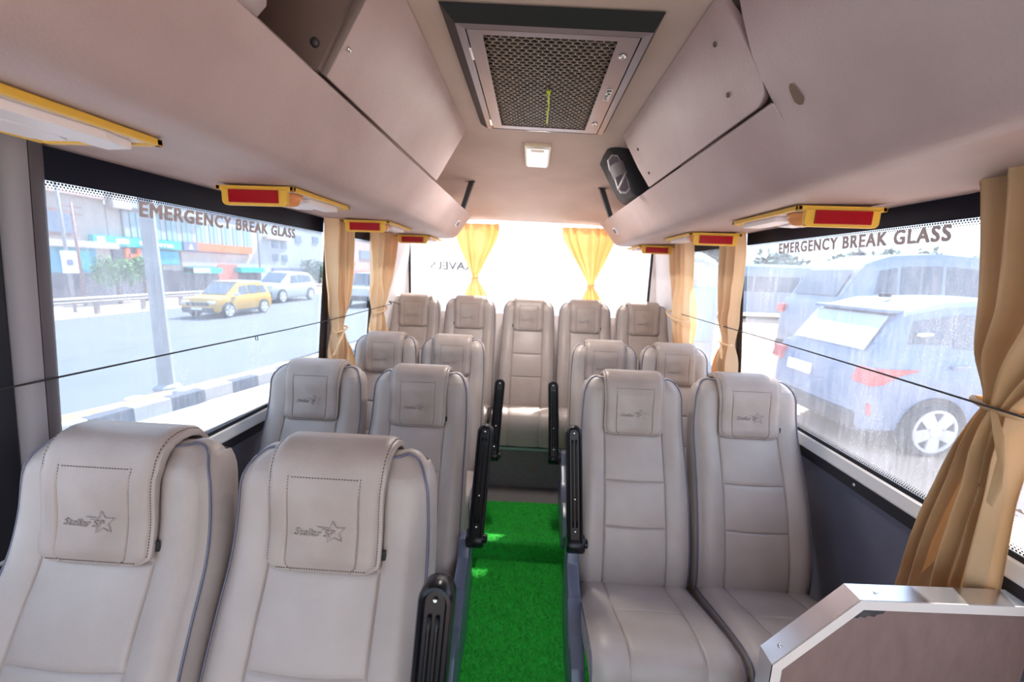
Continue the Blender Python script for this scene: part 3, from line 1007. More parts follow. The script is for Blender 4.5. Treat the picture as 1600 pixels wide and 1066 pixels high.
    for p, q in zip(cpth, cpth[1:]): tl.append(tl[-1] + math.dist(p, q))
    def cpos(s):
        return (cr(list(zip(tl, [p[0] for p in cpth])), s), cr(list(zip(tl, [p[1] for p in cpth])), s))
    Lt = tl[-1]
    def cpt(u, s, groove=True):
        y, z = cpos(s)
        y2, z2 = cpos(min(Lt, s + 0.004)); y1, z1 = cpos(max(0, s - 0.004))
        t = Vector((y2 - y1, z2 - z1)).normalized(); n = Vector((t.y, -t.x))
        e = abs(u)
        w = 0.199 + 0.007 * smoothstep(0, 0.35, s)
        d = -0.016 * smoothstep(0.86, 1.0, e) ** 1.5
        d += 0.006 * math.exp(-((e - 0.76) / 0.13) ** 2)
        cr_w = 0.54 - 0.05 * smoothstep(0.15, 0.5, s)
        if e < cr_w:
            d += 0.004 * math.cos(u / cr_w * PI / 2)
        if groove:
            d -= 0.0055 * math.exp(-((e - cr_w) / 0.012) ** 2)
            if e < cr_w:
                d -= 0.003 * math.exp(-((s - 0.235) / 0.004) ** 2)
        return Vector((u * w, y + n.x * d, z + n.y * d))
    ss = sorted([Lt * k / NS for k in range(NS + 1)] + [0.227, 0.231, 0.235, 0.239, 0.243])
    cus = sorted(set([round(-1 + k / 14, 4) for k in range(29)] + [round(s_ * (0.515 + d), 4) for s_ in (-1, 1) for d in (-0.03, -0.015, 0, 0.015, 0.03)] + [-0.96, 0.96]))
    b = MB()
    b.grid(cus, ss, lambda u, s: cpt(u, s))
    for sg in (-1, 1):
        def sidept(s, k):
            p = cpt(sg, s, False)
            q = Vector((sg * 0.194, p.y + 0.03 * smoothstep(0.5, 0.9, s / Lt), max(0.255, p.z - 0.13)))
            r = p.lerp(q, k)
            return r + Vector((sg * 0.008 * math.sin(PI * k), 0, 0))
        b.grid(ss, [0, 0.15, 0.4, 0.7, 1], sidept, flip=(sg > 0))
    R['cushion'] = b.mesh('seat_cushion', 'leather', True, angle=0.9)
    for sg in (-1, 1):
        b = MB()
        b.tube([cpt(sg, s, False) + Vector((sg * 0.0008, 0, 0.0)) for s in ss], 0.0027, 6)
        R['piping%d' % sg] = b.mesh('cushion_piping', 'piping', True)
    b = MB(); b.box((0, -0.30, 0.292), (0.36, 0.44, 0.066)); b.box((0, -0.085, 0.38), (0.34, 0.04, 0.2))
    R['pan'] = b.mesh('seat_pan', 'dark_metal', bevel=0.004)
    b = MB(); b.box((0, 0, -0.106), (0.035, 0.32, 0.212)); b.box((0, 0, -0.208), (0.06, 0.36, 0.008))
    R['leg'] = b.mesh('leg', 'dark_metal', bevel=0.003)
    b = MB()
    b.prism([(y - 0.09, z + 0.045) for y, z in [(-0.02, 0.47), (-0.085, 0.48), (-0.10, 0.415), (-0.20, 0.365), (-0.225, 0.315), (-0.30, 0.30), (-0.36, 0.27), (-0.405, 0.20), (-0.40, 0.13), (-0.33, 0.085), (-0.18, 0.10), (-0.06, 0.16), (0.0, 0.26)]],
            lambda y, z, t: (0.042 * (t - 0.5), y, z))
    R['panel'] = b.mesh('side_panel', 'blue_plastic', True, bevel=0.007, angle=0.6)
    b = MB(); b.prism([(y - 0.09, z + 0.045) for y, z in [(-0.20, 0.372), (-0.235, 0.35), (-0.30, 0.285), (-0.31, 0.25), (-0.285, 0.24), (-0.245, 0.29)]], lambda y, z, t: (0.05 * (t - 0.5), y, z))
    R['lever'] = b.mesh('recline_lever', 'blue_plastic', True, bevel=0.006, angle=0.6)
    # folded-up armrest: rounded slab with a channel down its front
    b = MB()
    H, wd = 0.43, 0.0285
    def ring(off, y):
        pts = [(-wd + off, 0.01 + off * 0.5), (wd - off, 0.01 + off * 0.5)]
        n = 10
        pts += [((wd - off) * math.cos(PI * k / n), (H - wd) + (wd - off) * math.sin(PI * k / n)) for k in range(n + 1)]
        return [Vector((x, y, z)) for x, z in pts]
    rings = [ring(0.004, 0.024), ring(0, 0.018), ring(0, -0.014), ring(0.003, -0.020), ring(0.0085, -0.022), ring(0.0115, -0.016), ring(0.0125, -0.015)]
    n = len(rings[0])
    vs = [p for r in rings for p in r]
    fs = [tuple(range(n))[::-1]]
    for j in range(len(rings) - 1):
        fs += [(j * n + k, j * n + (k + 1) % n, (j + 1) * n + (k + 1) % n, (j + 1) * n + k) for k in range(n)]
    fs.append(tuple((len(rings) - 1) * n + k for k in range(n)))
    b.add(vs, fs)
    R['arm'] = b.mesh('armrest', 'black_plastic', True, angle=0.7)
    b = MB()
    for xx in (-0.0065, 0.0065):
        b.tube([(xx, -0.0165, 0.07), (xx, -0.0185, 0.10), (xx, -0.0185, H - 0.075), (xx, -0.0165, H - 0.05)], 0.0036, 8)
    R['rib'] = b.mesh('armrest_rib', 'black_plastic', True)
    b = MB(); b.lathe([(0.0045, 0), (0.004, 0.003), (0.0018, 0.004)], (0, 0, 0), (0, -1, 0), 12)
    R['screw'] = b.mesh('screw', 'chrome', True)
    b = MB(); b.lathe([(0.03, -0.032), (0.034, -0.026), (0.034, 0.026), (0.03, 0.032)], (0, 0.0, 0.0), (1, 0, 0), 20)
    b.lathe([(0.016, 0.03), (0.016, 0.042), (0.012, 0.045)], (0, 0, 0), (1, 0, 0), 14)
    R['pivot'] = b.mesh('armrest_pivot', 'black_plastic', True, angle=0.7)
    b = MB(); b.box((0, 0, 0), (0.018, 0.003, 0.021))
    R['strap'] = b.mesh('flap_strap', 'strap', bevel=0.001)
    return R
SM = seat_meshes()

def make_seat(label, group, x, y, dz, arm=0, strap=1, legdrop=0.0, panel=0, rz=0.0, sx=1.0, F=0.95, ao=0.246, az=0.525):
    """a reclining coach seat facing the front of the bus (towards -y)"""
    t = thing('coach_seat', label, 'seat', (x * F, y * F, 1.456 * (1 - F)), rz, group)
    t.scale = (sx * F, F, F)
    up = Vector((0, 0, dz))
    bk = inst('backrest', SM['backrest'], t, up)
    inst('piping', SM['piping'], bk)
    fl = inst('headrest_flap', SM['flap'], t, up)
    tag(inst('stitching', SM['stitch'], fl), kind='stuff')
    inst('emblem', SM['emblem'], fl)
    if strap:
        inst('flap_strap', SM['strap'], t, up + Vector((strap * 0.1105, 0.004, 0.920)))
    cu = inst('seat_cushion', SM['cushion'], t, up)
    inst('cushion_piping', SM['piping-1'], cu)
    inst('cushion_piping', SM['piping1'], cu)
    inst('seat_pan', SM['pan'], t, up)
    for lx in (-0.11, 0.11):
        lg = inst('leg', SM['leg'], t, up + Vector((lx, -0.28, 0.262)))
        lg.scale.z = max(0.05, (1.456 * (1 - F) + F * (0.262 + dz) - legdrop) / F / 0.212)
    if arm:
        a = inst('armrest', SM['arm'], t, up + Vector((arm * ao, -0.175, az)))
        a.rotation_euler = (-0.20, arm * 0.05, 0)
        inst('armrest_rib', SM['rib'], a)
        inst('screw', SM['screw'], a, (0, -0.0165, 0.405))
        inst('screw', SM['screw'], a, (0, -0.0165, 0.17))
        inst('screw', SM['screw'], a, (0, -0.0165, 0.055))
        inst('armrest_pivot', SM['pivot'], t, up + Vector((arm * (ao - 0.002), -0.165, az)))
    if panel:
        inst('side_panel', SM['panel'], t, up + Vector((panel * 0.224, 0, 0)))
        lv = inst('recline_lever', SM['lever'], t, up + Vector((panel * 0.224, 0, 0)))
    return t

G = 'grey coach seats'
make_seat('grey vinyl coach seat by the left window, nearest the camera', G, -0.785, 0.62, 0.012, F=1.0)
make_seat('grey vinyl coach seat nearest the camera with a black armrest in the lower centre', G, -0.374, 0.655, -0.004, arm=1, panel=1, F=1.0, ao=0.222, az=0.54)
make_seat('second-row left coach seat beside the large left window', G, -0.872, 1.49, -0.05, strap=0)
make_seat('second-row left coach seat on the aisle, armrest folded up', G, -0.435, 1.49, -0.055, arm=1, panel=1, ao=0.266)
make_seat('third-row left coach seat in front of the beige curtain', G, -0.855, 2.235, -0.045, legdrop=0.1, strap=0, sx=0.97)
make_seat('third-row left coach seat on the aisle with a folded black armrest', G, -0.45, 2.235, -0.045, arm=1, panel=1, legdrop=0.1, strap=0, sx=0.97, ao=0.285, az=0.485)
make_seat('large right coach seat on the aisle with its full cushion in view', G, 0.413, 1.47, -0.035, arm=-1, panel=-1, strap=0, ao=0.218)
make_seat('right coach seat beside the dark wall panel behind the metal edged partition', G, 0.845, 1.47, -0.025)
make_seat('third-row right coach seat on the aisle with a folded black armrest', G, 0.437, 2.225, -0.04, arm=-1, panel=-1, legdrop=0.1, strap=0, sx=0.97, ao=0.285, az=0.485)
make_seat('third-row right coach seat in front of the beige curtains', G, 0.838, 2.225, -0.04, legdrop=0.1, strap=0, sx=0.97)
for i, (x, lab, st) in enumerate([(-0.843, 'back-row seat in the left corner by the cord end', 0), (-0.437, 'back-row seat second from the left under the hanging curtain', -1),
                                  (-0.014, 'middle seat of the back row facing down the aisle', -1), (0.388, 'back-row seat second from the right under the right hanging curtain', 1), (0.795, 'back-row seat in the right corner by the pale pillar', 0)]):
    make_seat(lab, G, x, 2.80, 0.155, strap=st, legdrop=0.36, sx=0.94, F=1.0)

# ------------------------------------------------------------------ passenger service units under the racks
def service_unit(side, y, z, label, open_lamp=True):
    t = thing('reading_lamp_unit', label, 'lamp unit', (side * 0.0 + (-0.755 if side < 0 else 0.765), y, z), 0, 'yellow lamp units under the racks')
    s = side
    W, D = 0.108, 0.335
    # yellow tray rim, open underneath
    b = MB()
    for c, d in (((0, 0.006, -0.006), (2 * W, 0.012, 0.012)), ((0, D - 0.006, -0.006), (2 * W, 0.012, 0.012)), ((-W + 0.006, D / 2, -0.006), (0.012, D, 0.012)), ((W - 0.006, D / 2, -0.006), (0.012, D, 0.012))):
        b.box(c, d)
    b.build('tray', 'yellow', t, bevel=0.002)
    b = MB(); b.box((0, D / 2, -0.005), (2 * W - 0.02, D - 0.02, 0.008)); b.build('tray_floor', 'white_plastic', t)
    # hanging plate with the red reflector
    pts = [(-0.090, -0.010), (0.090, -0.010), (0.090, -0.040)] + [(0.078 + 0.012 * math.cos(a), -0.040 + 0.012 * math.sin(a)) for a in [-PI / 8 * k for k in range(1, 5)]] + \
          [(-0.078 - 0.012 * math.cos(a), -0.040 + 0.012 * math.sin(a)) for a in [-PI / 8 * k for k in range(4, 0, -1)]] + [(-0.090, -0.040)]
    b = MB(); b.prism(pts, lambda x, zz, k: (x, -0.004 + 0.012 * k, zz)); b.build('hanging_plate', 'yellow', t, bevel=0.0015)
    b = MB(); b.box((0, -0.006, -0.0285), (0.136, 0.006, 0.033)); b.build('reflector', 'red', t, bevel=0.001)
    # lamp and covers below
    xa = -s * 0.052
    b = MB(); b.prism([(xa - 0.03, 0.14), (xa + 0.026, 0.13), (xa + 0.034, 0.26), (xa + 0.022, 0.312), (xa - 0.028, 0.318)], lambda x, yy, k: (x, yy, -0.009 - 0.014 * k)); b.build('cover_panel', 'white_plastic', t, bevel=0.003)
    b = MB(); b.prism([(s * 0.02 - 0.025, 0.10), (s * 0.02 + 0.05 * 1, 0.06), (s * 0.02 + 0.05, 0.24), (s * 0.02 + 0.03, 0.27), (s * 0.02 - 0.02, 0.26)], lambda x, yy, k: (x, yy, -0.009 - 0.015 * k)); b.build('cover_panel', 'white_plastic', t, bevel=0.003)
    b = MB()
    b.lathe([(0.042, 0.0), (0.040, 0.012), (0.030, 0.026), (0.012, 0.033)], (xa + s * 0.01, 0.075, -0.010), (0, 0, -1), 20)
    b.build('lamp_lens', 'amber', t, smooth=True)
    b = MB()
    for k in range(7):
        b.box((-s * 0.0, 0.205 + 0.010 * k, -0.011), (0.05, 0.004, 0.004))
    b.build('louvre', 'cream_lens', t)
    return t
for i, y in enumerate((0.368, 1.083, 1.80, 2.515)):
    service_unit(-1, y, 1.658, ['yellow edged lamp unit at the top left edge, seen from its side', 'yellow lamp unit with red reflector above the left emergency lettering',
                                'yellow lamp unit with red reflector above the first left curtain', 'small yellow lamp unit with red reflector by the left rear corner'][i])
for i, y in enumerate((1.07, 1.765, 2.57)):
    service_unit(1, y, 1.644, ['yellow lamp unit with red reflector and amber lens above the right emergency lettering', 'yellow lamp unit with red reflector above the right side curtain',
                               'small yellow lamp unit with red reflector by the right rear corner'][i])

# ------------------------------------------------------------------ roof fittings
ac = thing('air_conditioner_grille', 'black framed perforated metal air conditioner grille in the roof', 'air conditioner', (0.015, 1.33, 2.016))
TILT = 0.0375
ac.rotation_euler = (0, TILT, 0)
AX0, AX1, AY0, AY1 = -0.245, 0.245, -0.365, 0.365
def ring_frame(b, o, i, z0, z1, z2=None):
    """rectangular frame between outer rect o and inner rect i (x0,x1,y0,y1)"""
    def rc(r, z): return [(r[0], r[2], z), (r[1], r[2], z), (r[1], r[3], z), (r[0], r[3], z)]
    vs = rc(o, z0) + rc(i, z1) + rc(i, z2 if z2 is not None else z1 + 0.02)
    fs = []
    for k in range(4):
        k2 = (k + 1) % 4
        fs += [(k, k2, 4 + k2, 4 + k), (4 + k, 4 + k2, 8 + k2, 8 + k)]
    b.add(vs, fs)
b = MB()
ring_frame(b, (AX0, AX1, AY0, AY1), (AX0 + 0.032, AX1 - 0.014, AY0 + 0.03, AY1 - 0.03), 0.002, -0.022, -0.022)
b.build('surround', 'ac_black', ac)
b = MB()
I1 = (AX0 + 0.032, AX1 - 0.014, AY0 + 0.03, AY1 - 0.03)
I2 = (I1[0] + 0.02, I1[1] - 0.02, I1[2] + 0.018, I1[3] - 0.010)
ring_frame(b, I1, I2, -0.022, -0.0235, -0.012)
b.build('inner_frame', 'ac_panel', ac)
D = (I2[0] + 0.003, I2[1] - 0.003, I2[2] + 0.003, I2[3] - 0.003)
P = (-0.155, 0.160, -0.295, 0.290)
b = MB()
ring_frame(b, (D[0], D[1], D[2], D[3]), P, -0.0225, -0.0225, -0.018)
dpan = b.build('grille_door', 'ac_panel', ac)
# perforated sheet: honeycomb of real holes
b = MB()
NX = 15
px = (P[1] - P[0]) / (NX + 0.5)
NY = int((P[3] - P[2]) / (px * 0.866 * 0.80)) - 0
py = (P[3] - P[2]) / NY
for j in range(NY):
    for i in range(NX):
        cx = P[0] + px * (i + 0.5 + (0.5 if j % 2 else 0)); cy = P[2] + py * (j + 0.5)
        outer, inner, inner2 = [], [], []
        for k in range(6):
            a = PI / 3 * k + PI / 6
            ox, oy = px / math.sqrt(3) * math.cos(a), py / 1.5 * math.sin(a)
            outer.append((cx + ox, cy + oy, -0.0205))
            inner.append((cx + ox * 0.84, cy + oy * 0.84, -0.0205))
            inner2.append((cx + ox * 0.84, cy + oy * 0.84, -0.0165))
        fs = []
        for k in range(6):
            k2 = (k + 1) % 6
            fs += [(k, k2, 6 + k2, 6 + k), (6 + k, 6 + k2, 12 + k2, 12 + k)]
        b.add(outer + inner + inner2, fs)
tag(b.build('perforated_sheet', 'grille', dpan), kind='stuff')
b = MB(); b.box((0, 0, 0.012), (0.44, 0.66, 0.03)); b.build('fan_box', 'void', ac)
for x, y in ((0.185, -0.235), (0.185, 0.215)):
    b = MB(); b.lathe([(0.010, 0), (0.009, 0.003), (0.005, 0.004), (0.004, 0.002)], (x, y, -0.0225), (0, 0, -1), 16); b.build('lock', 'chrome', dpan, smooth=True)
for y in (-0.215, 0.255):
    b = MB(); b.box((I2[0] + 0.001, y, -0.0245), (0.007, 0.055, 0.005)); b.build('hinge', 'chrome', dpan, bevel=0.001)
b = MB(); b.box((0.188, -0.02, -0.0235), (0.019, 0.072, 0.003)); bd = b.build('badge', 'swhite', dpan, bevel=0.0008)
b = MB()
for y0, y1, x0, x1 in ((-0.054, -0.046, -0.007, 0.007), (-0.041, -0.038, -0.008, 0.001), (-0.033, -0.026, -0.002, 0.006), (-0.020, -0.016, -0.008, 0.002), (-0.012, -0.008, -0.008, 0.001), (-0.002, 0.001, -0.007, 0.000), (0.006, 0.009, -0.006, 0.003)):
    b.box((0.188 + (x0 + x1) / 2, (y0 + y1) / 2, -0.0252), (x1 - x0, y1 - y0, 0.0006))
b.build('badge_print', 'void', bd)
b = MB()
rb = [(0.0, 0.0, 0.0), (0.001, 0.05, -0.004), (0.004, 0.10, -0.002), (0.001, 0.14, -0.006), (0.003, 0.18, -0.004), (0.003, 0.235, -0.006)]
b.grid([-1, 0, 1], list(range(len(rb))), lambda u, i: (0.026 + rb[i][0] + u * (0.0038 if i % 2 else 0.0026), 1.305 + rb[i][1], 1.986 + rb[i][2] + 0.0012 * u * u))
b.grid([-1, 0, 1], list(range(len(rb))), lambda u, i: (0.026 + rb[i][0] + u * (0.0038 if i % 2 else 0.0026), 1.305 + rb[i][1], 1.987 + rb[i][2] + 0.0012 * u * u), flip=True)
b.lathe([(0.004, 0.004), (0.008, 0), (0.005, -0.005), (0.002, -0.007)], (0.025, 1.303, 1.989), (0, 0, 1), 10)
b.add([(0.026, 1.303, 1.986), (0.012, 1.315, 1.981), (0.018, 1.322, 1.984)], [(0, 1, 2)])
tag(b.build('ribbon', 'ribbon', smooth=True), 'lime yellow ribbon tied to the perforated grille', 'ribbon')

# square ceiling lamp
zc = ceil_z(0.0, 2.0)
lt = thing('ceiling_lamp', 'small square white ceiling lamp behind the air conditioner grille', 'lamp', (0.0, 2.03, zc), 0)
lt.rotation_euler = (-0.035, TILT, 0)
b = MB(); b.box((0, 0, -0.008), (0.120, 0.30, 0.016)); b.build('lamp_housing', 'cream_lens', lt, bevel=0.004)
b = MB(); b.box((0, 0.01, -0.017), (0.100, 0.25, 0.014)); ld = b.build('diffuser', 'added_glow_diffuser', lt, bevel=0.005)
fill_data = bpy.data.lights.new('back_row_fill_light', 'AREA')
fill_data.shape = 'RECTANGLE'
fill_data.size, fill_data.size_y = 0.09, 0.23
fill_data.energy = 5.0  # fill light added under the ceiling lamp to brighten the back row
fill_data.color = (1.0, 0.93, 0.86)
lo = bpy.data.objects.new('back_row_fill_light', fill_data)
COL.objects.link(lo); lo.parent = lt; lo.location = (0, 0.01, -0.030)
b = MB(); b.box((0, -0.115, -0.0255), (0.06, 0.02, 0.004)); b.build('slot', 'cream_lens', ld)

# ------------------------------------------------------------------ curtains and their cord
def curtain(name, label, m, place, prof, amp, npl, z_tie, seed, ribbon=None, ext=None, group='tied side curtains'):
    """prof rows: (z, centre, width, depth); place(s, d, z) -> point"""
    t = thing(name, label, 'curtain', (0, 0, 0), 0, group)
    rn = random.Random(seed)
    ph = [rn.uniform(0, 2 * PI) for _ in range(6)]
    zt, zb = prof[0][0], prof[-1][0]
    nz = 56
    cz = [(p[0], p[1]) for p in prof][::-1]; cw = [(p[0], p[2]) for p in prof][::-1]; cd = [(p[0], p[3]) for p in prof][::-1]
    wmax = max(p[2] for p in prof)
    us = [k / (npl * 14) for k in range(npl * 14 + 1)]
    zs = [zb + (zt - zb) * k / nz for k in range(nz + 1)]
    def f(u, z, off=0.0):
        w = cr(cw, z); c = cr(cz, z); d0 = cr(cd, z)
        squeeze = min(1.0, w / wmax)
        a = amp * (0.55 + 0.45 * squeeze)
        dt = abs(z - z_tie)
        a *= 0.35 + 0.65 * smoothstep(0.0, 0.12, dt)
        wob = 0.35 * math.sin(3.1 * z + ph[0]) + 0.25 * math.sin(7.3 * z + ph[1] + 3 * u)
        uu = u + 0.04 * math.sin(2 * PI * u * 2 + ph[2] + 2.2 * z)
        d = a * math.sin(2 * PI * npl * uu + ph[3] + wob) + 0.4 * a * math.sin(2 * PI * (npl * 0.5 + 0.3) * u + ph[4] + 2 * z)
        # pulled round into a bunch near the tie
        round_ = smoothstep(0.20, 0.0, dt)
        d += round_ * 0.5 * w * (math.sqrt(max(0, 1 - (2 * u - 1) ** 2 * 0.96)) - 0.6)
        s = c + (u - 0.5) * w + 0.2 * a * math.cos(2 * PI * npl * uu + ph[3])
        return Vector(place(s, d0 + d + off, z))
    b = MB()
    b.grid(us, zs, f)
    b.grid(us, zs, lambda u, z: f(u, z, 0.0012), flip=True)
    b.build('cloth', m, t, smooth=True)
    # stitched heading
    b = MB()
    b.grid(us, [zt - 0.045, zt - 0.043, zt - 0.041], lambda u, z: f(u, z, 0.0024))
    b.build('heading_seam', m, t, smooth=True)
    # tie
    b = MB()
    w = cr(cw, z_tie); c = cr(cz, z_tie); d0 = cr(cd, z_tie)
    pts = []
    for k in range(20):
        a = 2 * PI * k / 20
        pts.append(Vector(place(c + (w / 2 + 0.006) * math.cos(a), d0 + (w * 0.22 + 0.008) * math.sin(a) + 0.002 + 0.08 * w, z_tie + 0.10 * w * math.cos(a))))
    b.tube(pts, 0.0055, 6, closed=True)
    tb = b.build('tieback', m, t, smooth=True)
    if ribbon:
        b = MB()
        rp_ = [Vector(place(*p)) for p in ribbon]
        vs = []
        for i, p in enumerate(rp_):
            tw = 0.006
            q1 = Vector(place(ribbon[i][0] + tw, ribbon[i][1] + 0.004 * (i % 2), ribbon[i][2] + tw * 0.4)); q2 = Vector(place(ribbon[i][0] - tw, ribbon[i][1] - 0.004 * (i % 2), ribbon[i][2] - tw * 0.4))
            vs += [q1, q2]
        b.add(vs, [(2 * i, 2 * i + 1, 2 * i + 3, 2 * i + 2) for i in range(len(rp_) - 1)])
        b.add([v + Vector((0.0015, 0.0005, 0)) for v in vs], [(2 * i, 2 * i + 2, 2 * i + 3, 2 * i + 1) for i in range(len(rp_) - 1)])
        b.build('tie_ribbon', m, tb, smooth=True)
    return t
def on_left(s, d, z): return (wx(-1, z, d), s, z)
def on_right(s, d, z): return (wx(1, z, d), s, z)
def on_rear(s, d, z): return (s, Y1 - 0.02 - d, z)
curtain('curtain', 'big tan curtain tied with a dangling ribbon at the right edge', 'curtain_tan', on_right,
        [(1.70, 0.715, 0.34, 0.06), (1.62, 0.712, 0.32, 0.06), (1.45, 0.72, 0.25, 0.065), (1.33, 0.735, 0.19, 0.07), (1.235, 0.772, 0.07, 0.065), (1.19, 0.785, 0.085, 0.06), (1.05, 0.812, 0.125, 0.055), (0.88, 0.840, 0.165, 0.05), (0.66, 0.865, 0.19, 0.045)],
        0.020, 5, 1.232, 11, ribbon=[(0.755, 0.10, 1.228), (0.738, 0.105, 1.19), (0.733, 0.10, 1.14), (0.738, 0.095, 1.09), (0.745, 0.095, 1.045)], group='tied side curtains')
curtain('curtain', 'beige curtain tied beside the post of the large left window', 'curtain', on_left,
        [(1.665, 1.915, 0.215, 0.05), (1.55, 1.925, 0.215, 0.05), (1.38, 1.945, 0.19, 0.05), (1.25, 1.955, 0.14, 0.05), (1.145, 1.955, 0.085, 0.05), (1.10, 1.965, 0.12, 0.05), (0.98, 1.99, 0.20, 0.055), (0.84, 2.02, 0.24, 0.06)],
        0.020, 5, 1.135, 21, ribbon=[(1.93, 0.09, 1.135), (1.88, 0.10, 1.10), (1.84, 0.10, 1.06), (1.81, 0.10, 1.03)])
curtain('curtain', 'beige curtain tied at the left rear pillar', 'curtain', on_left,
        [(1.665, 2.50, 0.35, 0.05), (1.55, 2.50, 0.33, 0.05), (1.38, 2.49, 0.27, 0.05), (1.27, 2.485, 0.20, 0.05), (1.185, 2.48, 0.12, 0.05), (1.12, 2.49, 0.16, 0.05), (0.98, 2.50, 0.26, 0.055)],
        0.022, 5, 1.185, 31)
curtain('curtain', 'beige curtain tied beside the rear post of the dusty right window', 'curtain', on_right,
        [(1.655, 1.87, 0.19, 0.05), (1.55, 1.875, 0.20, 0.05), (1.38, 1.89, 0.17, 0.05), (1.25, 1.895, 0.11, 0.05), (1.155, 1.895, 0.075, 0.05), (1.10, 1.91, 0.12, 0.05), (0.98, 1.92, 0.20, 0.055), (0.84, 1.93, 0.24, 0.06)],
        0.020, 5, 1.16, 41, ribbon=[(1.87, 0.09, 1.16), (1.855, 0.095, 1.13), (1.85, 0.095, 1.09)])
curtain('curtain', 'beige curtain hanging by the right rear pillar', 'curtain', on_right,
        [(1.655, 2.50, 0.29, 0.05), (1.55, 2.50, 0.29, 0.05), (1.38, 2.49, 0.26, 0.05), (1.22, 2.48, 0.22, 0.05), (1.10, 2.48, 0.25, 0.055), (0.95, 2.48, 0.28, 0.06)],
        0.020, 5, 1.22, 51)
curtain('curtain', 'gold hourglass curtain tied over the rear window on the left', 'curtain_gold', on_rear,
        [(1.800, -0.42, 0.32, 0.03), (1.74, -0.425, 0.33, 0.03), (1.64, -0.43, 0.27, 0.03), (1.52, -0.437, 0.15, 0.03), (1.42, -0.44, 0.06, 0.03), (1.39, -0.44, 0.05, 0.03), (1.34, -0.437, 0.10, 0.03), (1.27, -0.43, 0.17, 0.03), (1.14, -0.425, 0.21, 0.03)],
        0.015, 4, 1.395, 61, group='hourglass curtains on the rear window')
curtain('curtain', 'gold hourglass curtain tied over the rear window on the right', 'curtain_gold', on_rear,
        [(1.792, 0.405, 0.40, 0.03), (1.72, 0.41, 0.39, 0.03), (1.62, 0.42, 0.30, 0.03), (1.50, 0.435, 0.17, 0.03), (1.40, 0.445, 0.065, 0.03), (1.365, 0.448, 0.045, 0.03), (1.32, 0.452, 0.09, 0.03), (1.25, 0.46, 0.16, 0.03), (1.12, 0.465, 0.20, 0.03)],
        0.015, 5, 1.368, 71, group='hourglass curtains on the rear window')
for side in (-1, 1):
    z0 = 1.212 if side < 0 else 1.238
    pts = [(wx(side, z0, 0.03 if side < 0 else 0.05) if y < 1.6 else wx(side, z0, 0.075 if 1.75 < y < 2.1 else 0.06), y, z0 - 0.012 * math.sin(PI * (y - 0.3) / 2.3) * (1 if side < 0 else 0.2)) for y in (-0.4, 0.3, 0.7, 1.1, 1.5, 1.8, 1.95, 2.1, 2.4, 2.62)]
    pts = [(wx(side, z, 0.037 if y < 0.9 else 0.037 + 0.045 * smoothstep(0.9, 1.9, y)) if side < 0 else wx(side, z, 0.11 - 0.04 * smoothstep(0.7, 1.4, y)), y, z) for (x, y, z) in pts]
    b = MB(); b.tube(pts, 0.0022, 6)
    if side < 0:
        b.tube([(pts[-1][0], 2.62, pts[-1][2]), (-0.965, 2.66, 1.225), (-0.93, 2.69, 1.215), (-0.90, 2.70, 1.205)], 0.0035, 6)
    cd_ = b.build('cord', 'cord', smooth=True)
    tag(cd_, 'thin black cord stretched across the %s windows to hold the curtains' % ('left' if side < 0 else 'right'), 'cord', 'curtain cords')
    b = MB()
    yk = 1.33 if side < 0 else 1.95
    zk = interp([(p[1], p[2]) for p in pts], yk); xk = interp([(p[1], p[0]) for p in pts], yk)
    b.tube([(xk, yk - 0.004, zk), (xk, yk - 0.003, zk - 0.008), (xk, yk, zk - 0.016)], 0.0013, 5)
    b.tube([(xk, yk + 0.005, zk), (xk, yk + 0.008, zk - 0.007), (xk, yk + 0.009, zk - 0.018)], 0.0013, 5)
    b.build('knot', 'cord', cd_)

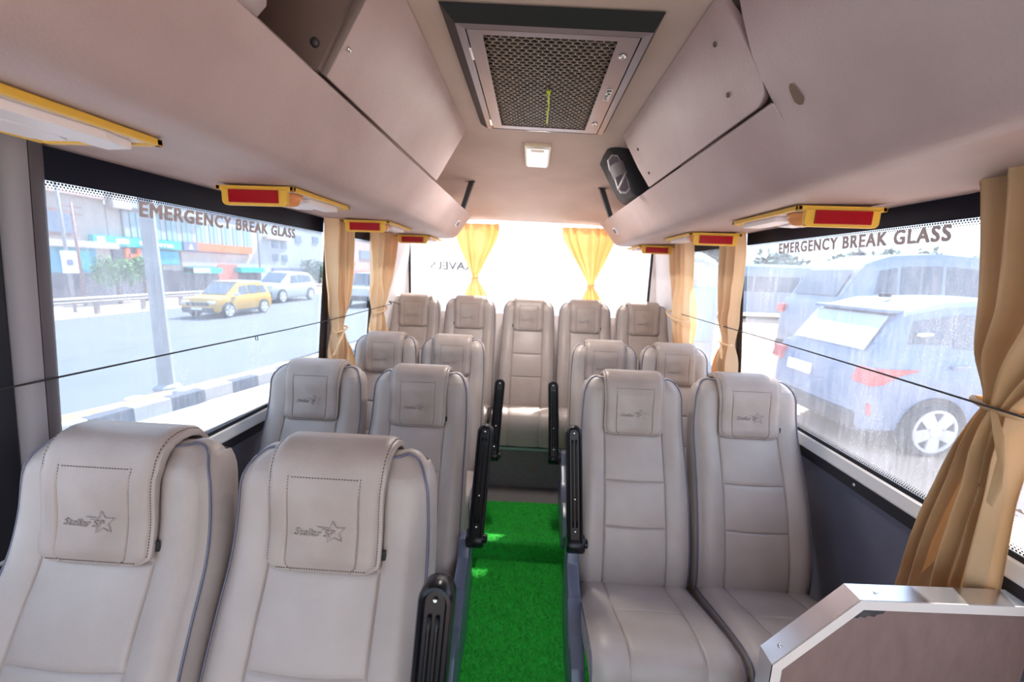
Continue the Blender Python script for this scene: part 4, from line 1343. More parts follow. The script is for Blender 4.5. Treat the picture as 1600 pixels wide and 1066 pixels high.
# ------------------------------------------------------------------ partition at the right front
pt = thing('partition_panel', 'brown vinyl partition panel with polished aluminium edging in the lower right', 'partition', (0, 0.72, 0))
yaw = 0.02
def off_poly(d):
    return [(0.531 + d, 0.0), (0.531 + d, 0.671 - d * 0.42), (0.678 + d * 0.42, 0.837 - d), (1.02, 0.849 - d)]
b = MB()
core = off_poly(0.018) + [(1.02, 0.0)]
b.prism(core, lambda x, z, t: (x, 0.004 + 0.030 * t, z))
b.build('vinyl_panel', 'partition', pt)
o0, o1 = off_poly(0.0), off_poly(0.020)
names = ['edge_strip_upright', 'edge_strip_slope', 'edge_strip_top']
for k in range(3):
    a, c = Vector(o0[k]), Vector(o0[k + 1])
    ai, ci = Vector(o1[k]), Vector(o1[k + 1])
    b = MB()
    th = 0.002
    dth = 0.045
    # U-shaped edging: outer face and two cheeks
    vs = [(a.x, 0, a.y), (c.x, 0, c.y), (c.x, dth, c.y), (a.x, dth, a.y)]
    b.add(vs, [(0, 1, 2, 3)])
    d = (c - a).normalized(); n = Vector((d.y, -d.x))
    a2, c2 = a + n * 0.004, c + n * 0.004
    b.add([(a2.x, 0.0005, a2.y), (c2.x, 0.0005, c2.y), (c2.x, dth, c2.y), (a2.x, dth, a2.y)], [(3, 2, 1, 0)])
    st = b.build('edge_strip', 'aluminium', pt)
    b = MB()
    b.add([(a.x, 0, a.y), (c.x, 0, c.y), (ci.x, 0, ci.y), (ai.x, 0, ai.y), (a.x, 0.003, a.y), (c.x, 0.003, c.y), (ci.x, 0.0038, ci.y), (ai.x, 0.0038, ai.y)],
          [(0, 1, 2, 3), (3, 2, 6, 7), (0, 4, 5, 1)])
    b.build('edge_cheek', 'alu_sun_tone', st)
    for f_ in ((0.3,) if k == 2 else (0.2,) if k == 1 else ()):
        p = a.lerp(c, f_ if k == 2 else 0.16)
        if k == 2: p = a.lerp(c, 0.13)
        b = MB(); b.lathe([(0.0042, -0.001), (0.004, 0.0015), (0.002, 0.0022)], (p.x, 0.022, p.y), (-n.x, 0, -n.y), 12)
        b.build('screw', 'chrome', st, smooth=True)
pz = [(x + 0.012, z - 0.003) for x, z in [(0.672, 0.822), (0.70, 0.8225), (0.72, 0.8228), (0.716, 0.812), (0.705, 0.809), (0.700, 0.803), (0.688, 0.805), (0.682, 0.799), (0.673, 0.802), (0.668, 0.797), (0.660, 0.799), (0.652, 0.789)]]
b = MB(); b.prism(pz, lambda x, z, t: (x, 0.0035 - 0.0006 * t, z)); pp = b.build('peeled_patch', 'peel', pt); pp['label'] = 'dark patch where the vinyl has peeled'
pt.rotation_euler = (0, 0, 0.0)

# ------------------------------------------------------------------ outside: ground
GZ, GR = -0.80, -0.65
def slab(name, poly, z, m, label, th=0.05):
    b = MB(); b.prism(poly, lambda x, y, t: (x, y, z - th * t)); return tag(b.build(name, m), label, kind='structure')
slab('forecourt', [(-5.9, -20), (1.2, -20), (1.2, 60), (1.2, 90), (9, 90), (-0.0, 25), (-5.2, 6)], GZ, 'lot', 'dusty pale ground beside the bus')
slab('road', [(-16.6, -25), (-6.8, -25), (-5.8, 8), (-3.0, 30), (4, 95), (-16.6, 95)], GZ - 0.004, 'asphalt', 'grey asphalt road on the left')
slab('far_verge', [(-60, -25), (-16.6, -25), (-16.6, 95), (-60, 95)], GZ + 0.02, 'lot', 'pale dusty verge beyond the guard rail')
slab('yard', [(1.2, -20), (80, -20), (80, 90), (1.2, 90)], GR, 'dirt', 'orange brown dirt yard on the right')
# painted kerb with the dry verge behind it
k0, k1 = Vector((-5.62, 4.55)), Vector((-5.02, 6.85))
kd = (k1 - k0).normalized(); kn = Vector((-kd.y, kd.x))
kerb = thing('kerb', 'kerb of alternating black and white painted stones beside the road', 'kerb', (k0.x, k0.y, GZ))
st_me = {}
for c in ('kerb_white', 'kerb_black'):
    b = MB(); b.box((0, 0, 0.09), (0.47, 0.20, 0.22)); st_me[c] = b.mesh('kerb_stone', c, bevel=0.012)
for i in range(-3, 22):
    o = inst('kerb_stone', st_me['kerb_white' if i % 2 else 'kerb_black'], kerb)
    p = kd * (0.25 + 0.48 * i) + kn * 0.08
    o.location = (p.x, p.y, random.uniform(-0.008, 0.004))
    o.rotation_euler = (0, 0, math.atan2(kd.y, kd.x) + random.uniform(-0.02, 0.02))
b = MB()
vu = [k / 8 for k in range(9)]
vv = [-3 + 0.35 * k for k in range(45)]
def vp(u, s):
    p = k0 + kd * s + kn * (0.12 + 0.75 * u)
    return (p.x, p.y, GZ + 0.12 * math.sin(PI * (0.12 + 0.8 * (1 - u))) ** 0.7 + 0.03 * mnoise.noise(Vector((p.x * 3, p.y * 3, 0))))
b.grid(vu, vv, vp)
b.grid(vu, vv, lambda u, s: (vp(u, s)[0], vp(u, s)[1], GZ - 0.03), flip=True)
tag(b.build('dry_verge', 'verge', smooth=True), 'strip of dry straw coloured verge behind the painted kerb', kind='structure')
for (s, u, sc) in ((0.9, 0.8, 0.11), (1.45, 0.45, 0.13), (3.4, 0.5, 0.13), (-0.2, 0.5, 0.12), (0.2, 0.3, 0.08)):
    x, y, z = vp(u, s)
    b = MB(); rn = random.Random(int(s * 10))
    b.grid([2 * PI * k / 9 for k in range(10)], [PI * j / 6 for j in range(7)], lambda a, c: (x + sc * math.sin(c) * math.cos(a) * (1 + 0.25 * mnoise.noise(Vector((3 * a, c * 3, s)))), y + sc * 1.3 * math.sin(c) * math.sin(a), z + 0.4 * sc * math.cos(c)))
    tag(b.build('rubble_stone', 'lot' if s != 1.45 else 'pole'), ['grey stone lying on the dry verge left of the lamp post', 'lump of rubble at the foot of the lamp post', 'pale stone on the verge right of the lamp post', 'stone on the dry verge near the left pillar', 'small stone beside the painted kerb'][[0.9, 1.45, 3.4, -0.2, 0.2].index(s)], 'stone', 'stones on the verge')
# lamp post
lp = thing('lamp_post', 'grey steel street lamp post standing on the verge outside the left window', 'lamp post', (-6.17, 6.27, GZ + 0.08))
b = MB(); b.lathe([(0.115, 0), (0.112, 0.4), (0.085, 5.5), (0.07, 7.5)], (0, 0, 0), (0, 0, 1), 8); b.build('shaft', 'pole', lp)
b = MB(); b.lathe([(0.2, 0), (0.19, 0.05), (0.12, 0.09)], (0, 0, -0.02), (0, 0, 1), 12); b.build('base', 'pole', lp)
b = MB(); b.tube([(0, 0, 7.45), (-0.4, 0, 7.75), (-1.2, 0, 7.9)], 0.04, 8); b.build('arm', 'pole', lp)
b = MB(); b.box((-1.4, 0, 7.9), (0.5, 0.2, 0.1)); b.build('lamp_head', 'pole', lp, bevel=0.03)
# guard rail
gr = thing('guard_rail', 'rusty steel guard rail along the far side of the road', 'guard rail', (-17.0, 0, GZ))
b = MB()
b.prism([(0.72, 0.0), (0.66, 0.05), (0.60, 0.0), (0.54, 0.05), (0.46, 0.0), (0.46, -0.02), (0.54, 0.03), (0.60, -0.02), (0.66, 0.03), (0.72, -0.02)], lambda z, x, t: (x, 2 + 78 * t, z))
b.build('rail_beam', 'rail', gr)
b = MB(); b.box((0, 0, 0.33), (0.14, 0.14, 0.70)); pm = b.mesh('rail_post', 'rail', bevel=0.01)
for k in range(26):
    inst('rail_post', pm, gr, (-0.10, 3.4 + 1.9 * k, 0))

# ------------------------------------------------------------------ vehicles
def car(label, loc, yaw, st, wheels, wr, paint, parts, group=None, name='car', glass='car_glass', size=1.0):
    """st: stations (x, z_low, z_belt, z_top, half width low, half width top); nose at +x"""
    t = thing(name, label, 'car', loc, yaw, group)
    t.scale = (size, size, size)
    def ringp(s):
        x, zl, zb, zt, hw, ht = s
        zt2 = max(zt, zb + 0.005)
        prof = [(hw * 0.86, zl), (hw * 0.97, zl + 0.06), (hw, zl + 0.2), (hw, zl + (zb - zl) * 0.62), (hw * 0.985, zb - 0.05), (hw * 0.95, zb), (ht + (hw * 0.95 - ht) * 0.05, zb + (zt2 - zb) * 0.9), (ht * 0.9, zb + (zt2 - zb) * 0.985), (ht * 0.5, zt2), (0, zt2 + 0.01)]
        return [(x, -a, z) for a, z in prof] + [(x, a, z) for a, z in prof[::-1]][1:]
    def seg(n):
        out = []
        for a, c in zip(st, st[1:]):
            for k in range(n):
                out.append(tuple(p + (q - p) * k / n for p, q in zip(a, c)))
        return out + [st[-1]]
    rows = [ringp(s) for s in st]
    n = len(rows[0])
    b = MB()
    vs = [p for r in rows for p in r]
    fs = []
    for j in range(len(rows) - 1):
        for i in range(n - 1):
            fs.append((j * n + i, j * n + i + 1, (j + 1) * n + i + 1, (j + 1) * n + i))
        fs.append((j * n + n - 1, j * n, (j + 1) * n, (j + 1) * n + n - 1))
    fs.append(tuple(range(n))); fs.append(tuple((len(rows) - 1) * n + i for i in range(n)))
    b.add(vs, fs)
    b.build('body', paint, t, smooth=True, angle=0.65)
    def sta(x):
        for a, c in zip(st, st[1:]):
            lo, hi = min(a[0], c[0]), max(a[0], c[0])
            if lo <= x <= hi and hi > lo:
                k = (x - a[0]) / (c[0] - a[0])
                return tuple(p + (q - p) * k for p, q in zip(a, c))
        return st[0]
    def side_pt(x, f, sg, out):
        _, zl, zb, zt, hw, ht = sta(x)
        y = hw * 0.95 + (ht - hw * 0.95) * f * 0.95
        return (x, sg * (y + out), zb + (zt - zb) * 0.9 * f)
    for (x0, x1, f0, f1, sl0, sl1) in parts.get('side', []):
        for sg in (-1, 1):
            b = MB()
            us = [k / 8 for k in range(9)]
            b.grid(us, [0, 0.5, 1], lambda u, v: side_pt(x0 + sl0 * v + (x1 + sl1 * v - x0 - sl0 * v) * u, f0 + (f1 - f0) * v, sg, 0.012))
            b.build('side_window', glass, t)
    for key, nm, gm in (('front', 'windscreen', glass), ('rear', 'rear_window', parts.get('rear_mat', glass))):
        if key in parts:
            xa, xb, f0, f1 = parts[key]
            A, B = sta(xa), sta(xb)
            b = MB()
            def wp(u, v):
                s = sta(xa + (xb - xa) * v)
                k = f0 + (f1 - f0) * v
                hwid = s[5] * 0.9
                d = -1 if xa < xb and key == 'rear' else 1
                return (s[0] + (0.02 if key == 'front' else -0.02), u * hwid, s[3] + 0.02 + (0.0))
            b.grid([-1, -0.5, 0, 0.5, 1], [k / 6 for k in range(7)], wp)
            b.build(nm, gm, t)
    for k, wxp in enumerate(wheels):
        for sg in (-1, 1):
            hw = sta(wxp)[4]
            # arch
            b = MB()
            arc = [(wr * 1.22 * math.cos(a), wr * 1.22 * math.sin(a)) for a in [PI * j / 16 - 0.25 + (0.5 * j / 16) for j in range(17)]]
            b.prism(arc, lambda x, z, q: (wxp + x, sg * (hw - 0.12 + 0.135 * q), wr + z)); b.build('wheel_arch', 'car_black', t)
            b = MB()
            cyl = [(wr * 0.9, -0.10), (wr, -0.07), (wr, 0.07), (wr * 0.93, 0.095), (wr * 0.80, 0.10)]
            b.lathe(cyl, (wxp, sg * (hw - 0.06), wr), (0, sg, 0), 28)
            ty = b.build('tyre', 'tyre', t, smooth=True, angle=0.6)
            # rim: dish, ring and five spokes
            b = MB()
            rr = wr * 0.80
            c0 = Vector((wxp, sg * (hw + 0.035), wr))
            ringo = [(rr, 0.0), (rr, 0.018), (rr * 0.88, 0.018), (rr * 0.86, 0.0)]
            nn = 30
            vs = []
            for r, h in ringo:
                for j in range(nn):
                    a = 2 * PI * j / nn
                    vs.append(c0 + Vector((r * math.cos(a), sg * h, r * math.sin(a))))
            fs = [(i * nn + j, i * nn + (j + 1) % nn, (i + 1) * nn + (j + 1) % nn, (i + 1) * nn + j) for i in range(3) for j in range(nn)]
            b.add(vs, fs)
            for j in range(5):
                a = PI / 2 + PI / 5 + 2 * PI * j / 5
                e = Vector((math.cos(a), 0, math.sin(a))); p = Vector((-math.sin(a), 0, math.cos(a)))
                q0 = [c0 + e * rr * 0.10 - p * rr * 0.22, c0 + e * rr * 0.10 + p * rr * 0.22, c0 + e * rr * 0.92 + p * rr * 0.30, c0 + e * rr * 0.92 - p * rr * 0.30]
                b.add([v + Vector((0, sg * 0.004, 0)) for v in q0] + [v + Vector((0, sg * 0.022, 0)) for v in q0], [(4, 5, 6, 7), (0, 1, 5, 4), (1, 2, 6, 5), (2, 3, 7, 6), (3, 0, 4, 7)])
            b.lathe([(rr * 0.30, 0), (rr * 0.28, 0.026), (rr * 0.12, 0.03)], c0, (0, sg, 0), 16)
            b.build('rim', 'alloy', ty)
    for nm, m, c, d, bv in parts.get('boxes', []):
        b = MB(); b.box(c, d); b.build(nm, m, t, bevel=bv)
    for nm, m, poly, y0, y1 in parts.get('prisms', []):
        for sg in (-1, 1):
            b = MB(); b.prism(poly, lambda x, z, q: (x, sg * (y0 + (y1 - y0) * q), z)); b.build(nm, m, t, bevel=0.008)
    return t

# near silver SUV, tail towards the bus: local x forward, its right flank faces the camera (-y)
suv = [(0.0, 0.34, 0.62, 0.63, 0.70, 0.62), (0.05, 0.30, 0.95, 0.98, 0.80, 0.66), (0.12, 0.26, 1.20, 1.22, 0.83, 0.68), (0.42, 0.26, 1.26, 1.70, 0.85, 0.64), (0.55, 0.26, 1.26, 1.80, 0.85, 0.66), (1.0, 0.26, 1.22, 1.92, 0.86, 0.67), (1.8, 0.26, 1.17, 1.97, 0.86, 0.68), (2.5, 0.26, 1.14, 1.93, 0.86, 0.66), (3.3, 0.26, 1.12, 1.16, 0.85, 0.66), (4.1, 0.28, 1.02, 1.05, 0.80, 0.62), (4.3, 0.34, 0.75, 0.76, 0.70, 0.6)]
def suv_parts(tail=True, scale_h=1.0):
    return {
        'side': [(0.50, 1.02, 0.30, 0.84, 0.10, 0.02), (1.05, 1.80, 0.24, 0.86, 0.02, 0.0), (1.84, 2.62, 0.20, 0.86, 0.0, -0.25)],
        'front': (3.2, 2.55, 0, 1), 'rear': (0.15, 0.42, 0, 1), 'rear_mat': 'car_glass_pale',  # pale rear pane: glare put into the glass colour
        'boxes': [('rear_bumper', 'car_black', (0.06, 0, 0.42), (0.16, 1.52, 0.24), 0.05), ('number_plate', 'plate', (0.0, 0.25, 0.88), (0.03, 0.46, 0.15), 0.01), ('roof_spoiler', 'car_silver', (0.47, 0, 1.775), (0.22, 1.20, 0.05), 0.02), ('aerial', 'car_black', (0.85, 0.0, 1.96), (0.16, 0.05, 0.06), 0.02),
                  ('front_bumper', 'car_black', (4.26, 0, 0.45), (0.16, 1.5, 0.25), 0.05), ('head_lamp', 'head', (4.2, 0.6, 0.86), (0.1, 0.35, 0.12), 0.03), ('head_lamp', 'head', (4.2, -0.6, 0.86), (0.1, 0.35, 0.12), 0.03)],
        'prisms': [('tail_lamp', 'tail', [(-0.01, 0.93), (0.06, 0.88), (0.22, 0.90), (0.40, 1.02), (0.62, 1.08), (0.62, 1.10), (0.30, 1.10), (0.03, 1.10)], 0.66, 0.865),
                   ('door_handle', 'car_silver_b', [(1.00, 1.13), (1.22, 1.14), (1.22, 1.175), (1.00, 1.17)], 0.84, 0.885), ('pillar_handle', 'plate', [(0.60, 1.50), (0.74, 1.52), (0.74, 1.55), (0.60, 1.54)], 0.76, 0.83), ('side_skirt', 'car_black', [(1.4, 0.22), (3.0, 0.22), (3.0, 0.36), (1.4, 0.36)], 0.80, 0.875),
                   ('reflector', 'tail', [(0.10, 0.52), (0.16, 0.50), (0.13, 0.66), (0.09, 0.66)], 0.70, 0.845), ('door_mirror', 'car_silver', [(2.75, 1.16), (2.95, 1.16), (2.92, 1.32), (2.76, 1.32)], 0.86, 1.05)]}
car('silver blue sport utility vehicle parked outside the right window, tail towards the bus', (4.02, 5.70, GR), 0.06, suv, [0.93, 3.4], 0.345, 'car_silver', suv_parts(), 'parked cars on the right', name='suv')
big = [tuple((s[0] * 1.25, s[1] * 1.1, s[2] * 1.42, s[3] * 1.42, s[4] * 1.08, s[5] * 1.08)) for s in suv]
car('pale blue taller vehicle with a red tail lamp parked behind the silver one', (6.35, 9.6, GR), 0.06, big, [1.2, 4.3], 0.42, 'car_silver_b',
    {'side': [(0.80, 1.28, 0.16, 0.80, 0.12, 0.02), (1.36, 2.25, 0.10, 0.84, 0.02, 0.0), (2.35, 3.3, 0.10, 0.84, 0.0, -0.25)], 'front': (4.0, 3.2, 0, 1), 'rear': (0.19, 0.5, 0, 1),
     'boxes': [('rear_bumper', 'car_black', (0.06, 0, 0.55), (0.16, 1.6, 0.24), 0.05), ('aerial', 'car_black', (1.1, 0.0, 2.78), (0.2, 0.05, 0.06), 0.02)],
     'prisms': [('tail_lamp', 'tail', [(-0.01, 1.40), (0.06, 1.33), (0.30, 1.36), (0.75, 1.52), (0.75, 1.54), (0.03, 1.54)], 0.70, 0.94), ('door_handle', 'car_silver', [(1.4, 1.50), (1.7, 1.51), (1.7, 1.55), (1.4, 1.54)], 0.93, 0.97)]}, 'parked cars on the right', name='suv')
hatch = [(-1.95, 0.34, 0.70, 0.72, 0.72, 0.62), (-1.88, 0.28, 0.96, 1.00, 0.84, 0.66), (-1.75, 0.24, 1.02, 1.42, 0.88, 0.66), (-1.45, 0.24, 1.02, 1.58, 0.89, 0.68), (-0.4, 0.24, 1.0, 1.64, 0.89, 0.70), (0.25, 0.24, 0.99, 1.58, 0.89, 0.68), (1.0, 0.24, 0.98, 1.02, 0.88, 0.68), (1.75, 0.26, 0.88, 0.92, 0.85, 0.66), (1.92, 0.30, 0.66, 0.68, 0.78, 0.64)]
def hatch_parts(grille='car_black'):
    return {'side': [(-1.6, -1.0, 0.12, 0.82, 0.1, 0.0), (-0.93, -0.25, 0.10, 0.84, 0.0, 0.0), (-0.19, 0.55, 0.10, 0.84, 0.0, -0.30)], 'front': (0.95, 0.30, 0, 1), 'rear': (-1.86, -1.6, 0, 1),
            'boxes': [('grille', 'car_black', (1.90, 0, 0.66), (0.08, 1.1, 0.16), 0.02), ('front_bumper', 'car_black', (1.92, 0, 0.38), (0.14, 1.5, 0.22), 0.04), ('number_plate', 'plate', (2.0, 0, 0.46), (0.03, 0.5, 0.11), 0.008), ('head_lamp', 'head', (1.84, 0.62, 0.74), (0.16, 0.34, 0.13), 0.03), ('head_lamp', 'head', (1.84, -0.62, 0.74), (0.16, 0.34, 0.13), 0.03)],
            'prisms': [('side_skirt', 'car_black', [(-0.75, 0.2), (0.9, 0.2), (0.9, 0.34), (-0.75, 0.34)], 0.84, 0.90), ('door_mirror', 'car_white', [(0.62, 1.0), (0.8, 1.0), (0.78, 1.15), (0.64, 1.15)], 0.89, 1.08)]}
car('yellow car with a white roof driving along the road outside the left window', (-12.95, 16.5, GZ), -PI / 2 - 0.02, hatch, [-1.2, 1.18], 0.33, 'car_yellow', dict(hatch_parts(), boxes=hatch_parts()['boxes'] + [('roof_panel', 'car_white', (-0.6, 0, 1.63), (1.7, 1.2, 0.06), 0.02)]), 'cars on the road', name='car', size=0.86)
car('white car following the yellow one on the left road', (-15.1, 23.6, GZ), -PI / 2 - 0.02, [tuple((s[0] * 1.12, s[1], s[2] * 1.05, s[3] * 1.08, s[4], s[5])) for s in hatch], [-1.4, 1.4], 0.36, 'car_white', {'side': [(-1.75, -1.1, 0.12, 0.82, 0.1, 0.0), (-1.03, -0.25, 0.10, 0.84, 0.0, 0.0), (-0.19, 0.65, 0.10, 0.84, 0.0, -0.30)], 'front': (1.06, 0.32, 0, 1), 'boxes': [('front_bumper', 'car_black', (2.14, 0, 0.45), (0.14, 1.5, 0.3), 0.04)]}, 'cars on the road', name='car')
van = [(-2.0, 0.4, 0.9, 1.0, 0.76, 0.7), (-1.95, 0.34, 1.1, 1.84, 0.82, 0.70), (-0.5, 0.32, 1.1, 1.90, 0.84, 0.72), (0.55, 0.32, 1.1, 1.86, 0.84, 0.70), (0.95, 0.32, 1.08, 1.12, 0.84, 0.70), (1.75, 0.34, 1.0, 1.04, 0.8, 0.68), (1.9, 0.4, 0.7, 0.72, 0.74, 0.64)]
car('white van seen through the small left rear window', (-9.5, 23.2, GZ), -PI / 2 - 0.06, van, [-1.25, 1.25], 0.36, 'car_white', {'side': [(-1.85, -1.0, 0.1, 0.8, 0, 0), (-0.9, -0.2, 0.1, 0.8, 0, 0), (-0.1, 0.6, 0.1, 0.8, 0, -0.1)], 'front': (0.92, 0.58, 0, 1), 'boxes': [('front_bumper', 'car_black', (1.9, 0, 0.5), (0.14, 1.5, 0.3), 0.04)]}, 'cars on the road', name='van')
def coach(label, loc, yaw, L, W, H, body, glassm, nwin, group):
    t = thing('parked_bus', label, 'bus', loc, yaw, group)
    b = MB()
    prof = [(-W / 2, 0.35), (-W / 2, H * 0.82), (-W / 2 + 0.12, H * 0.95), (-W / 2 + 0.4, H), (W / 2 - 0.4, H), (W / 2 - 0.12, H * 0.95), (W / 2, H * 0.82), (W / 2, 0.35)]
    xs = [(-L / 2, 1.0), (L / 2 - 0.6, 1.0), (L / 2 - 0.15, 0.985), (L / 2, 0.93)]
    n = len(prof)
    b.add([(x, y * k, 0.35 + (z - 0.35) * k) for x, k in xs for y, z in prof], [(j * n + i, j * n + (i + 1) % n, (j + 1) * n + (i + 1) % n, (j + 1) * n + i) for j in range(3) for i in range(n)] + [tuple(range(n)), tuple(3 * n + i for i in range(n))])
    b.build('body', body, t, bevel=0.03)
    b = MB(); b.box((L / 2 - 0.01, 0, H * 0.58), (0.10, W * 0.84, H * 0.36)); b.build('windscreen', glassm, t, bevel=0.03)
    b = MB(); b.box((L / 2 - 0.01, 0, H * 0.86), (0.10, W * 0.6, H * 0.11)); b.build('destination_box', 'swhite', t, bevel=0.02)
    b = MB(); b.box((L / 2 + 0.0, 0, 0.55), (0.16, W * 0.94, 0.3)); b.build('front_bumper', 'car_silver_b', t, bevel=0.04)
    ww = (L - 1.2) / nwin
    b = MB(); b.box((0, 0, 0), (ww * 0.9, 0.03, H * 0.27)); wm = b.mesh('side_window', glassm, bevel=0.01)
    for k in range(nwin):
        for sg in (-1, 1):
            inst('side_window', wm, t, (-L / 2 + 0.4 + ww * (k + 0.5), sg * W / 2, H * 0.64))
    b = MB(); b.lathe([(0.42, -0.14), (0.45, -0.1), (0.45, 0.1), (0.42, 0.14)], (0, 0, 0), (0, 1, 0), 20); tm = b.mesh('wheel', 'tyre', True, angle=0.6)
    for x in (-L * 0.3, L * 0.32):
        for sg in (-1, 1):
            inst('wheel', tm, t, (x, sg * (W / 2 - 0.12), 0.45))
    return t
coach('white bus with a bluish windscreen parked straight behind the rear window', (1.6, 18.6, GZ), -PI / 2, 8.0, 2.3, 3.5, 'car_white', 'car_glass_pale', 6, 'parked buses')
coach('white bus nose close behind the right rear corner', (2.3, 10.3, GZ), -PI / 2 + 0.03, 6.0, 2.1, 2.75, 'car_white', 'car_glass_pale', 5, 'parked buses')
coach('long pale blue bus parked far off beyond the dirt yard', (13.2, 23.2, GR), 0.02, 8.4, 2.3, 2.95, 'car_silver_b', 'car_glass', 6, 'parked buses')

# ------------------------------------------------------------------ buildings on the far side
FX = -24.0
def block(label, y0, y1, h, m, depth=9.0):
    t = thing('building', label, 'building', (FX, (y0 + y1) / 2, GZ), 0, 'buildings across the road')
    b = MB(); b.box((-depth / 2, 0, h / 2), (depth, y1 - y0, h)); b.build('wall', m, t)
    return t, (y0 + y1) / 2
def face(t, yc, nm, m, y0, y1, z0, z1, dx=0.12, bev=0.0, label=None):
    b = MB(); b.box((dx / 2, (y0 + y1) / 2 - yc, (z0 + z1) / 2 - GZ), (dx, abs(y1 - y0), abs(z1 - z0)))
    o = b.build(nm, m, t, bevel=bev)
    if label: o['label'] = label
    return o
t, yc = block('white building with a brown framed window above a blue shopfront, behind the grey pillar', 4.0, 21.9, 5.45, 'bw')
fo = face(t, yc, 'window_frame', 'bframe', 17.0, 20.25, 2.45, 3.75, 0.15)
face(t, yc, 'window_pane', 'bwin', 17.2, 20.0, 2.6, 3.6, 0.2)
face(t, yc, 'canopy', 'bw', 4.0, 21.9, 1.9, 2.25, 0.6)
face(t, yc, 'shopfront', 'sblue', 17.5, 21.0, 0.6, 1.9, 0.15)
face(t, yc, 'shopfront', 'sdark', 15.0, 21.7, -0.75, 0.5, 0.12)
face(t, yc, 'sign_panel', 'teal', 19.3, 20.6, 0.75, 1.75, 0.25)
face(t, yc, 'roof_parapet', 'bp', 4.0, 21.9, 4.55, 4.7, 0.3)
t, yc = block('long building with pale blue ribbed cladding and teal and orange shop signs', 21.95, 34.3, 5.15, 'bw')
b = MB(); b.box((0.09, 0, 0), (0.14, 0.34, 1.5)); rm = b.mesh('cladding_panel', 'bb', bevel=0.02)
b = MB(); b.box((0.09, 0, 0), (0.10, 0.34, 1.5)); rm2 = b.mesh('cladding_panel', 'bg', bevel=0.02)
for k in range(28):
    inst('cladding_panel', rm if k % 3 else rm2, t, (0, 22.9 - yc + 0.39 * k, 3.4 - GZ))
face(t, yc, 'roof_box', 'bg', 23.0, 28.5, 4.35, 4.85, 0.4)
face(t, yc, 'roof_box', 'bw', 21.95, 23.0, 4.2, 5.0, 0.5)
sg_ = face(t, yc, 'teal_sign', 'teal', 20.85, 26.3, 2.08, 2.62, 0.3)
me = text_mesh('sign_lettering', 'Croma', 0.55, 2.3, bold=0.012, m='swhite', depth=0.02)
remap(me, lambda co: Vector((0.33 + co.z, 23.35 - yc + co.x, 2.20 - GZ + co.y * 0.8)))
inst('sign_lettering', me, sg_)
for a0, a1, z0, z1 in ((21.0, 21.45, 2.18, 2.55), (22.0, 22.75, 2.22, 2.5)):
    face(t, yc, 'sign_emblem', 'swhite', a0, a1, z0, z1, 0.34, 0.05)
face(t, yc, 'navy_sign', 'navy', 26.5, 27.6, 2.08, 2.62, 0.3)
q = MB(); q.prism([(-0.2, -0.18), (0.2, -0.18), (0.0, 0.2)], lambda y, z, k: (0.30 + 0.02 * k, 27.05 - yc + y, 2.36 - GZ + z)); q.build('sign_emblem', 'swhite', t)
face(t, yc, 'orange_sign', 'orange', 27.6, 33.2, 2.12, 2.65, 0.3)
for ya, za, zb in ((22.55, 1.1, 2.0), (23.25, 1.1, 2.0)):
    face(t, yc, 'orange_upright', 'orange', ya, ya + 0.25, za, zb, 0.25)
face(t, yc, 'orange_crossbar', 'orange', 22.7, 23.3, 1.45, 1.68, 0.25)
face(t, yc, 'shopfront', 'sdark', 21.95, 24.5, 1.05, 2.0, 0.12)
face(t, yc, 'shopfront', 'sblue', 23.6, 26.2, 1.1, 1.95, 0.16)
face(t, yc, 'shopfront', 'bp', 26.4, 33.0, 1.0, 2.0, 0.12)
face(t, yc, 'shopfront', 'sred', 29.5, 31.5, -0.7, 1.2, 0.14)
face(t, yc, 'shopfront', 'sdark', 21.95, 29.4, -0.75, 0.7, 0.12)
face(t, yc, 'shopfront', 'sdark', 31.5, 34.2, -0.75, 0.6, 0.12)
face(t, yc, 'awning', 'teal', 26.6, 29.2, 0.55, 0.95, 0.7)
face(t, yc, 'awning', 'teal', 31.2, 34.0, 0.6, 1.0, 0.7)
face(t, yc, 'awning_sign', 'swhite', 26.6, 28.0, 0.6, 0.9, 0.75)
t, yc = block('tall pale blue building with small square windows', 34.5, 47.0, 7.6, 'bg')
for k, (ya, za) in enumerate(((40.0, 3.6), (43.2, 3.75), (36.2, 2.8), (37.6, 2.8), (36.2, 1.6), (37.6, 1.6))):
    face(t, yc, 'window_pane', 'bwin', ya, ya + (1.0 if k < 2 else 0.8), za, za + 0.65, 0.08)
face(t, yc, 'canopy', 'bp', 35.0, 38.5, 3.55, 3.75, 0.5)
face(t, yc, 'shopfront', 'navy', 36.0, 42.0, -0.7, 1.0, 0.12)
face(t, yc, 'shopfront', 'sred', 44.2, 46.8, -0.2, 0.7, 0.3)
t, yc = block('pink and orange trimmed low building further along the road', 47.3, 66.0, 5.6, 'bp')
face(t, yc, 'orange_sign', 'orange', 48.0, 53.0, 1.4, 2.0, 0.3)
face(t, yc, 'window_pane', 'bwin', 55.0, 61.0, 2.4, 3.6, 0.1)
face(t, yc, 'shopfront', 'sred', 50.0, 60.0, -0.6, 0.8, 0.2)
t, yc = block('distant white block closing the view along the road', 67.0, 88.0, 6.5, 'bw')
face(t, yc, 'window_pane', 'bwin', 70.0, 74.0, 2.5, 4.0, 0.1)
face(t, yc, 'window_pane', 'bwin', 77.0, 81.0, 2.5, 4.0, 0.1)
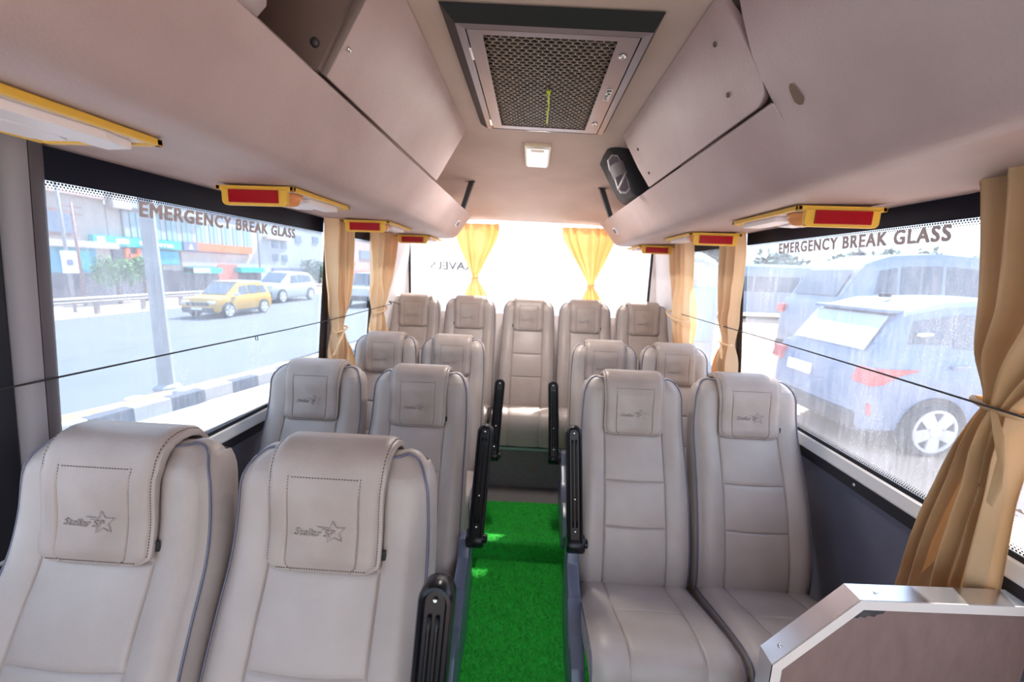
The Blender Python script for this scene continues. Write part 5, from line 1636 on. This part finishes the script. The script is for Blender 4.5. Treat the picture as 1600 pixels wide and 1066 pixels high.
# sign pole
sp = thing('sign_pole', 'thin pole with a small pale purple board in front of the white building', 'pole', (-18.2, 14.95, GZ))
b = MB(); b.lathe([(0.06, 0), (0.05, 6.2)], (0, 0, 0), (0, 0, 1), 10); b.build('shaft', 'pole', sp, smooth=True)
b = MB(); b.box((0.08, 0, 2.0), (0.04, 0.55, 0.85)); bo = b.build('board', 'swhite', sp, bevel=0.02)
b = MB(); b.box((0.105, 0, 2.0), (0.02, 0.2, 0.22)); b.build('board_mark', 'navy', bo)
up = thing('utility_pole', 'thin dark utility pole in front of the teal sign', 'pole', (-20.5, 17.3, GZ))
b = MB(); b.lathe([(0.07, 0), (0.05, 4.6)], (0, 0, 0), (0, 0, 1), 8); b.build('shaft', 'bframe', up, smooth=True)
for z in (4.1, 4.4):
    b = MB(); b.box((0, 0, z), (0.06, 0.8, 0.07)); b.build('cross_arm', 'bframe', up)

# trees
def tree(label, loc, crown, r, h, nleaf, ls, m, seed, cat='tree', group='trees'):
    t = thing('tree', label, cat, loc, 0, group)
    rn = random.Random(seed)
    b = MB(); b.tube([(0, 0, 0), (0.03, 0.02, h * 0.5), (0, 0, h)], [0.12 * r, 0.09 * r, 0.05 * r], 7); b.build('trunk', 'bark', t, smooth=True)
    b = MB()
    blobs = [(Vector((rn.uniform(-.5, .5) * r, rn.uniform(-.8, .8) * r * crown, h + rn.uniform(-.3, .5) * r)), r * rn.uniform(0.4, 0.7)) for _ in range(9)]
    for _ in range(nleaf):
        c, rr = rn.choice(blobs)
        d = Vector((rn.gauss(0, 1), rn.gauss(0, 1), rn.gauss(0, 1))).normalized()
        p = c + d * rr * rn.uniform(0.55, 1.0)
        a = Vector((rn.gauss(0, 1), rn.gauss(0, 1), rn.gauss(0, 1))).normalized() * ls
        q = a.cross(d)
        if q.length < 1e-5: continue
        q = q.normalized() * ls * 0.5
        b.add([p - a, p + q, p + a, p - q], [(0, 1, 2, 3)])
    tag(b.build('foliage', m, t), kind='stuff')
    return t
tree('small round green tree in front of the blue shopfront', (-20.0, 18.4, GZ), 1.0, 0.75, 1.5, 1500, 0.09, 'leaf', 5, group='trees across the road')
tree('lighter green tree beside the lamp post, in front of the shops', (-20.3, 20.0, GZ), 1.0, 0.8, 1.7, 1500, 0.09, 'leaf', 6, group='trees across the road')
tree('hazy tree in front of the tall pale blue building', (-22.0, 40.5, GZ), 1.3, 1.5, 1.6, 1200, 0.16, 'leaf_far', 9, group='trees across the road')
ORD = ['leftmost', 'second from the left', 'third from the left', 'fourth from the left', 'fifth from the left', 'sixth from the left']
for i in range(6):
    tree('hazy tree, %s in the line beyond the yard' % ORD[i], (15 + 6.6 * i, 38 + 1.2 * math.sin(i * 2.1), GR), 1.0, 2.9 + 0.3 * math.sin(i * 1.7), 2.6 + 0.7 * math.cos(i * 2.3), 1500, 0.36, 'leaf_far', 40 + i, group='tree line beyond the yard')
for i in range(4):
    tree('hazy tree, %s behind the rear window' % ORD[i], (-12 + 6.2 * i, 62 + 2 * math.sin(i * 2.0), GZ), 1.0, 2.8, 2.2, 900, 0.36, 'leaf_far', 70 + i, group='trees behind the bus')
